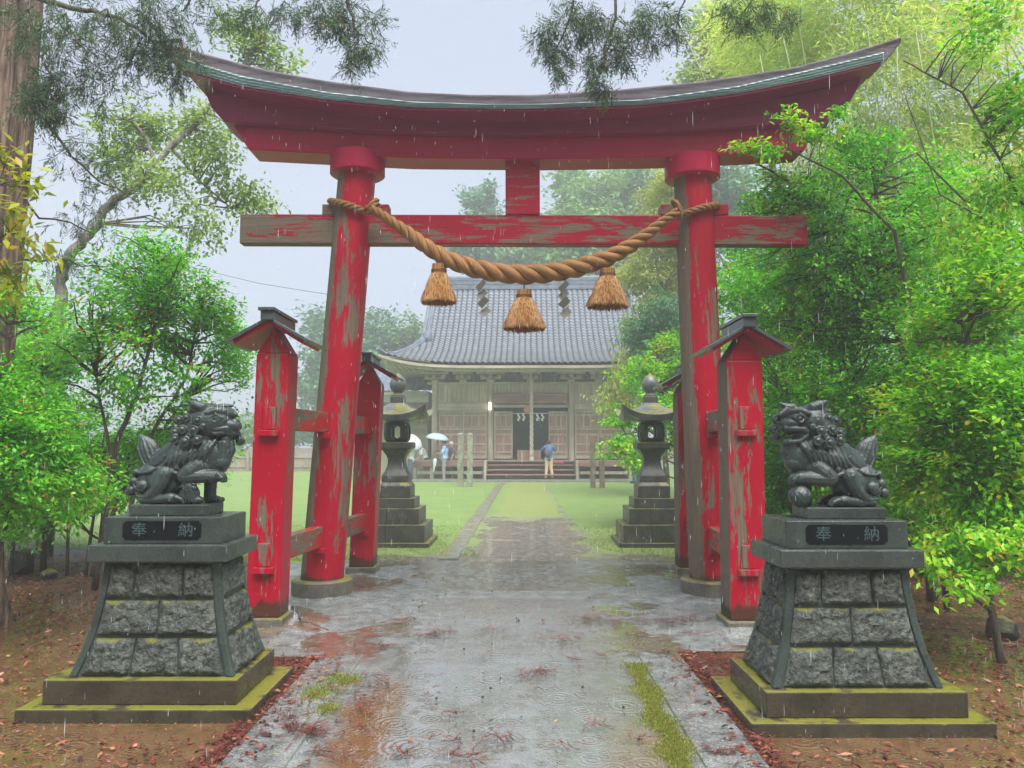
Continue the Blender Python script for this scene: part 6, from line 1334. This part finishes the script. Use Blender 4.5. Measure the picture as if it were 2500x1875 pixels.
# --- boulders at the left edge, under the shrubs
MAT['rock'] = mat_stone('dark_wet_rock', (.02, .022, .02), (.06, .065, .055), .5, .45, 60, .8)
def rock(px, py, rx, rz, label, seed):
    g = G(px, py); r = RS(seed); bm = bmesh.new(); bmesh.ops.create_icosphere(bm, subdivisions=4, radius=1); pl = [(Vector(unit(r, 1)[0]), .55 + .35 * r.rand()) for _ in range(11)]
    for v in bm.verts:
        for nrm, dd in pl:
            e = v.co.dot(nrm) - dd
            if e > 0: v.co -= nrm * e * .9
        v.co = Vector((g[0] + v.co.x * rx, g[1] + .2 + v.co.y * rx * .8, max(-.08, v.co.z * rz + rz * .5)))
    me = bpy.data.meshes.new('rock'); bm.to_mesh(me); bm.free(); me.materials.append(MAT['rock']); o = bpy.data.objects.new('rock', me); COL.objects.link(o); tag(o, label, 'rock')
rock(30, 1405, .17, .20, 'dark wet angular rock at the left edge, under the shrubs', 5); rock(2485, 1570, .14, .12, 'dark rock at the right edge, among the dead leaves', 6); rock(95, 1418, .10, .07, 'small mossy stone right of the dark rock at the left edge', 9)

# ---------------------------------------------------------------- dead leaves and cedar twigs on the ground
def mat_litter():
    k = NT('wet_dead_leaves', .35, .5); a = k.attr(); c = k.mix(k.ramp(a, 0, .5), (.045, .017, .013), (.19, .045, .032)); c = k.mix(k.ramp(a, .55, .97), c, (.34, .14, .065)); return k.fin(c)
MAT['litter'] = mat_litter()
r = RS(91); C = []; K = []
def scat(n, x0, x1, y0, y1, z, kind):
    x = x0 + (x1 - x0) * r.rand(n); y = y0 + (y1 - y0) * r.rand(n); C.append(np.stack([x, y, np.full(n, z)], 1)); K.append(np.full(n, kind))
def blob(px, py, n, s, kind=1, z=.008):
    g = G(px, py); p = np.array([g[0], g[1], z]) + r.randn(n, 3) * np.array([s, s * .45, .004]); p[:, 2] = z + abs(r.randn(n)) * .008; C.append(p); K.append(np.full(n, kind))
scat(420, -1.50, -1.385, 3.2, 5.6, -.002, 1); scat(380, -1.50, -1.385, 3.2, 5.6, -.002, 0); scat(360, 1.205, 1.31, 3.2, 5.74, -.002, 1); scat(320, 1.205, 1.31, 3.2, 5.74, -.002, 0)
scat(520, -1.75, -1.385, 5.1, 5.6, -.015, 1); scat(380, 1.205, 1.6, 5.0, 5.74, -.015, 1)
scat(1500, -7.5, -1.5, 2.8, 4.1, -.004, 0); scat(3800, -7.5, -2.7, 4.0, 9.5, -.004, 0); scat(500, -7.5, -2.7, 4.0, 8, -.004, 1); scat(3600, -8.5, -3.0, 6.6, 10.8, -.004, 0); scat(1100, -8, -3.0, 6.6, 10.5, -.004, 1); scat(2600, 3.1, 8.5, 7.5, 10.8, -.004, 0); scat(1200, 1.3, 7, 2.8, 4, -.004, 0); scat(6500, 2.5, 7.5, 4.0, 9.5, -.004, 0); scat(900, 2.5, 7.5, 4, 9, -.004, 1)
z6 = lambda a, b: (550 + a / 1.7015, 1200 + b / 1.7015)
for a, b, n, s in ((860, 600, 26, .07), (925, 592, 14, .05), (830, 608, 10, .04), (1105, 583, 16, .05), (1390, 626, 14, .05), (1450, 622, 8, .03), (650, 652, 18, .05), (1525, 535, 70, .12), (1600, 548, 26, .07), (1830, 540, 70, .16), (1900, 555, 50, .14), (1730, 600, 20, .06), (1420, 708, 12, .04), (1305, 760, 38, .05), (1230, 772, 8, .03), (920, 940, 12, .035), (1130, 1040, 20, .045), (965, 1112, 20, .045), (1015, 1130, 8, .02), (345, 1005, 46, .05), (295, 980, 14, .03), (740, 1105, 16, .04), (1560, 690, 12, .05), (1400, 1062, 7, .03), (905, 1045, 14, .04), (1550, 440, 16, .06), (1020, 432, 10, .05), (700, 350, 12, .1), (750, 390, 12, .08), (1840, 430, 16, .08), (1750, 300, 16, .15), (1990, 600, 22, .1), (2060, 1090, 24, .06), (1540, 990, 10, .04), (900, 398, 8, .06), (1210, 405, 6, .04), (1100, 690, 8, .03), (860, 850, 7, .04), (580, 615, 8, .03), (720, 550, 16, .06), (1280, 830, 6, .03), (480, 840, 8, .04), (1710, 1040, 8, .03)):
    blob(*z6(a, b), n, s)
scat(170, -1.0, .87, 3.3, 9, .004, 2); scat(26, -1.0, .87, 3.3, 9, .004, 3); scat(110, -1.40, -1.1, 3.3, 5.6, .014, 1); scat(90, -1.40, -1.2, 3.3, 5.6, .014, 0); scat(60, .92, 1.22, 3.3, 5.7, .014, 1); scat(90, 1.08, 1.22, 3.3, 5.7, .014, 0); scat(9000, -7.5, -1.5, 2.8, 7, -.004, 2); scat(9000, 1.3, 7.5, 2.8, 8, -.004, 2); scat(900, -7, -1.6, 2.8, 7, -.004, 1); scat(900, 1.5, 7, 2.8, 7, -.004, 1); scat(16, -1, .87, 3.3, 7, .004, 0); scat(150, -1.0, -.75, 3.4, 5.2, .006, 1); scat(120, -.98, -.65, 3.4, 5.0, .006, 2); scat(60, -2.6, -1, 5.6, 9, .006, 1); scat(80, 1, 2.8, 5.6, 9, .006, 1); scat(900, -2.4, -.9, 9.9, 11.8, 0, 2); scat(1500, .9, 3.2, 9.6, 16, 0, 2); scat(500, -.7, .9, 13, 26, 0, 2)
C = np.concatenate(C); K = np.concatenate(K)
def drop(mask, x0, x1, y0, y1): return mask & ~((C[:, 0] > x0) & (C[:, 0] < x1) & (C[:, 1] > y0) & (C[:, 1] < y1))
ok = drop(np.ones(len(C), bool), PL[0] - .68, PL[0] + .58, PL[1] - .41, PL[1] + .41); ok = drop(ok, PR[0] - .58, PR[0] + .68, PR[1] - .41, PR[1] + .41); ok &= ~((K == 2) & (np.abs(C[:, 0] - .08) < 2.5) & (np.abs(C[:, 0] - .08) > 1.0) & (C[:, 1] > 5.4) & (C[:, 1] < 9.6)); C = C[ok]; K = K[ok]
V = []; Q = []; A = []; nv = 0
for kind in (0, 2):
    c = C[K == kind]; n = len(c); ang = r.rand(n) * 2 * pi; D = np.stack([np.cos(ang), np.sin(ang), r.randn(n) * .22], 1); Nn = np.stack([r.randn(n) * .35, r.randn(n) * .35, np.ones(n)], 1); s_ = 1 if kind == 0 else .42
    c = c.copy(); c[:, 2] += .008; v, q, a = leaf_field(c, D, Nn, (.030 + .045 * r.rand(n) ** 2) * s_, (.014 + .014 * r.rand(n)) * s_, r.rand(n) ** 1.4, -.25); V.append(v); Q.append(q + nv); A.append(a); nv += len(v)
for c, kd in zip(C[K == 1], K[K == 1]):
    ang = r.rand() * 2 * pi; L = .05 + .08 * r.rand(); n = 6; cur = r.randn() * .8; tone = r.rand() * .55; p = np.array(c) + [0, 0, .004 + .012 * r.rand()]; a_ = ang; pts = [p]
    for i in range(n): a_ += cur / n; p = p + np.array([cos(a_), sin(a_), r.randn() * .12]) * L / n; pts.append(p)
    pts = np.array(pts); wv = np.array([-sin(ang), cos(ang), .3]) * .0028; ww = np.linspace(1, .3, n + 1)[:, None]
    V.append(np.concatenate([pts + wv * ww, pts - wv * ww])); Q.append(np.array([[nv + i, nv + i + 1, nv + n + 2 + i, nv + n + 1 + i] for i in range(n)])); A.append(np.full(2 * n + 2, tone)); nv += 2 * n + 2
    k_ = 9; ii = r.randint(0, n, k_); b = pts[ii]; dd = np.stack([np.cos(ang + r.choice([-.7, .7], k_)), np.sin(ang + r.choice([-.7, .7], k_)), r.rand(k_) * .5], 1) * (.022 * (.5 + r.rand(k_)))[:, None]; sd_ = np.cross(dd, [0, 0, 1.]); sd_ /= np.linalg.norm(sd_, axis=1)[:, None]; sd_ *= .0016
    V.append(np.stack([b + sd_, b + dd, b + dd * 1.01, b - sd_], 1).reshape(-1, 3)); Q.append((nv + np.arange(k_) * 4)[:, None] + [0, 1, 2, 3]); A.append(np.full(k_ * 4, tone + .1)); nv += k_ * 4
for c in C[K == 3]:
    s_ = .006 + .006 * r.rand(); V.append(c + np.array([[0, 0, s_ * 1.6], [s_, 0, s_ * .6], [0, s_, s_ * .5], [-s_, 0, s_ * .6], [0, -s_, s_ * .5], [0, 0, -.002]])); Q.append(nv + np.array([[0, 1, 2, 0], [0, 2, 3, 0], [0, 3, 4, 0], [0, 4, 1, 0]])); A.append(np.zeros(6)); nv += 6
Q = [q if q.shape[1] == 4 else q for q in Q]; QQ = np.concatenate(Q); tri = QQ[:, 0] == QQ[:, 3]
V = np.concatenate(V); QQ = QQ[~tri] if tri.any() else QQ
tag(np_mesh('leaf_litter', V, QQ, MAT['litter'], None, np.concatenate(A)), 'red-brown dead leaves and cedar twigs strewn over the wet ground and path', 'leaf litter', None, 'stuff')
# dark cones lying on the path
m = M(); cn = C[K == 3]
for c in cn: ell(m, (c[0], c[1], c[2] + .008), (.009, .008, .009), None, 1)
tag(m.build('fallen_cones', MAT['cord']), 'tiny dark cedar cones scattered on the wet path', 'cones', None, 'stuff')
# thin bent twig by the left plinth
m = M(); pts = [G(*z6(a, b)) for a, b in ((280, 480), (300, 520), (318, 570), (350, 575), (400, 590), (430, 585))]; pts = [(p[0], p[1], .012 + .05 * sin(i * .6)) for i, p in enumerate(pts)]; m.tube(pts, [.007, .006, .006, .005, .004, .003], 6); tag(m.build('fallen_twig', MAT['bark'], smooth=True), 'thin bent bare twig lying between the left near side post and the left plinth', 'twig')
# fallen trunk roots / grass tufts
def blades(name, label, pts, L, mt, seed, cat='grass'):
    r = RS(seed); n = len(pts); D = np.stack([r.randn(n) * .35, r.randn(n) * .35, np.ones(n)], 1); Nn = unit(r, n); v, q, a = leaf_field(pts, D, Nn, L * (.5 + r.rand(n)), np.full(n, .0045) * (1 + pts[:, 1] * .06), r.rand(n), .1); return tag(np_mesh(name, v, q, mt, None, a), label, cat, None, 'stuff')
MAT['lf_grass'] = mat_leaf('grass_blades', (.18, .28, .06), (.22, .33, .08), (.29, .40, .11), .4, .45, (.5, .46, .18), .05)
r = RS(95); n = 46000; y = 10.2 + 4.5 * r.rand(n) ** 1.6; x = -9 + 14.5 * r.rand(n); ax = np.abs(x - .021 * y); keep = ~((ax < 1.0 + .35 * np.sin(y * 3 + x * 5)) & (y < 16 + 1.5 * np.sin(x * 4))) & ((y > 11 + .6 * np.sin(x * 2.2)) | (ax > 1.9 + .3 * np.sin(y * 7))) & (x < 3 + (y - 10) * .3) & (x > -3 - (y - 9.9) * 2.2); keep &= ~(np.abs(x + .83 - (y - 10.7) * .0205) < .15)
pts = np.stack([x, y, np.full(n, -.012)], 1)[keep]; blades('grass', 'short bright green grass of the lawn near the gate and lanterns', pts, .028, MAT['lf_grass'], 96)
# moss cushions on the right strip and the left strip
def moss(x, y, rx, ry, n, seed, name_label):
    r = RS(seed); p = np.stack([x + r.randn(n) * rx, y + (r.rand(n) * 2 - 1) * ry, np.full(n, .0)], 1); return p
MAT['moss'] = mat_leaf('moss', (.14, .16, .02), (.26, .29, .05), (.38, .40, .09), .3, .8)
p = []; r = RS(97)
for py in np.linspace(1625, 1880, 60):
    px = np.interp(py, [1620, 1720, 1800, 1880], [1556, 1592, 1632, 1672]); g = G(px, py); k_ = 300; w_ = .034 + .016 * sin(py * .09) + .01 * sin(py * .31); p.append(np.stack([g[0] + .018 * sin(py * .06) + r.randn(k_) * w_, g[1] + r.randn(k_) * .03, np.full(k_, .006)], 1))
for px, py, s_ in ((790, 1690, .06), (820, 1660, .05), (850, 1665, .04), (800, 1735, .035), (770, 1700, .04)):
    g = G(px, py); k_ = 700; p.append(np.stack([g[0] + r.randn(k_) * s_, g[1] + r.randn(k_) * s_ * 1.4, np.full(k_, .010)], 1))
p = np.concatenate(p); n = len(p); v, q, a = leaf_field(p, np.stack([r.randn(n) * .6, r.randn(n) * .6, np.ones(n)], 1), unit(r, n), .010 + .008 * r.rand(n), np.full(n, .005), r.rand(n), .1); tag(np_mesh('moss', v, q, MAT['moss'], None, a), 'yellow-green moss growing on the concrete strips beside the path', 'moss', None, 'stuff')

# overhead wires far left
m = M(); a, b = U(480, 655, 30), U(820, 722, 24); m.tube([a, tuple((Vector(a) + Vector(b)) / 2 - Vector((0, 0, .1))), b], .008, 4); tag(m.build('overhead_wire', MAT['cord']), 'thin dark overhead wire crossing the sky left of the left pillar', 'wire')

# ---------------------------------------------------------------- falling rain and the air
k = NT('rain_water', .1, .5); k.b.inputs['Base Color'].default_value = (.85, .9, .95, 1); k.b.inputs['Alpha'].default_value = .42; MAT['rain'] = k.m
r = RS(99); n = 5200; yy = 2.2 + 9 * r.rand(n); xx = (r.rand(n) * 2 - 1) * yy * .68; zz = .1 + (1.5 + yy * .58) * r.rand(n); L = .010 + .045 * r.rand(n) ** 3; wv = .0006 + .0007 * r.rand(n) ** 2
B = np.stack([xx, yy, zz], 1); V = []
offs = [(1, 0), (-.5, .87), (-.5, -.87)]
V = np.stack([B + np.stack([np.zeros(n), np.zeros(n), L], 1)] + [B + np.stack([wv * a, wv * b, L * .2], 1) for a, b in offs] + [B - np.stack([np.zeros(n), np.zeros(n), L * .1], 1)], 1).reshape(-1, 3)
i = (np.arange(n) * 5)[:, None]; Tq = np.concatenate([i + t for t in ([0, 1, 2], [0, 2, 3], [0, 3, 1], [4, 2, 1], [4, 3, 2], [4, 1, 3])], 0)
tag(np_mesh('rain', V, Tq, MAT['rain'], smooth=True), 'falling raindrops in front of the gate', 'rain', None, 'stuff')
HZ = M(); HZ.box(-60, 60, -3, 75, -1.2, 26); hz = HZ.build('haze', []) if False else None
me = bpy.data.meshes.new('haze'); me.from_pydata(HZ.v, [], HZ.f); hz = bpy.data.objects.new('haze', me); COL.objects.link(hz); tag(hz, 'pale rainy haze filling the air of the shrine grounds', 'haze', None, 'stuff')
hm = bpy.data.materials.new('rain_haze'); hm.use_nodes = True; t = hm.node_tree; t.nodes.clear(); vo = t.nodes.new('ShaderNodeVolumePrincipled'); ou = t.nodes.new('ShaderNodeOutputMaterial'); vo.inputs['Color'].default_value = (.93, .96, 1, 1); vo.inputs['Density'].default_value = .0054; vo.inputs['Anisotropy'].default_value = .25; t.links.new(vo.outputs[0], ou.inputs['Volume']); me.materials.append(hm)
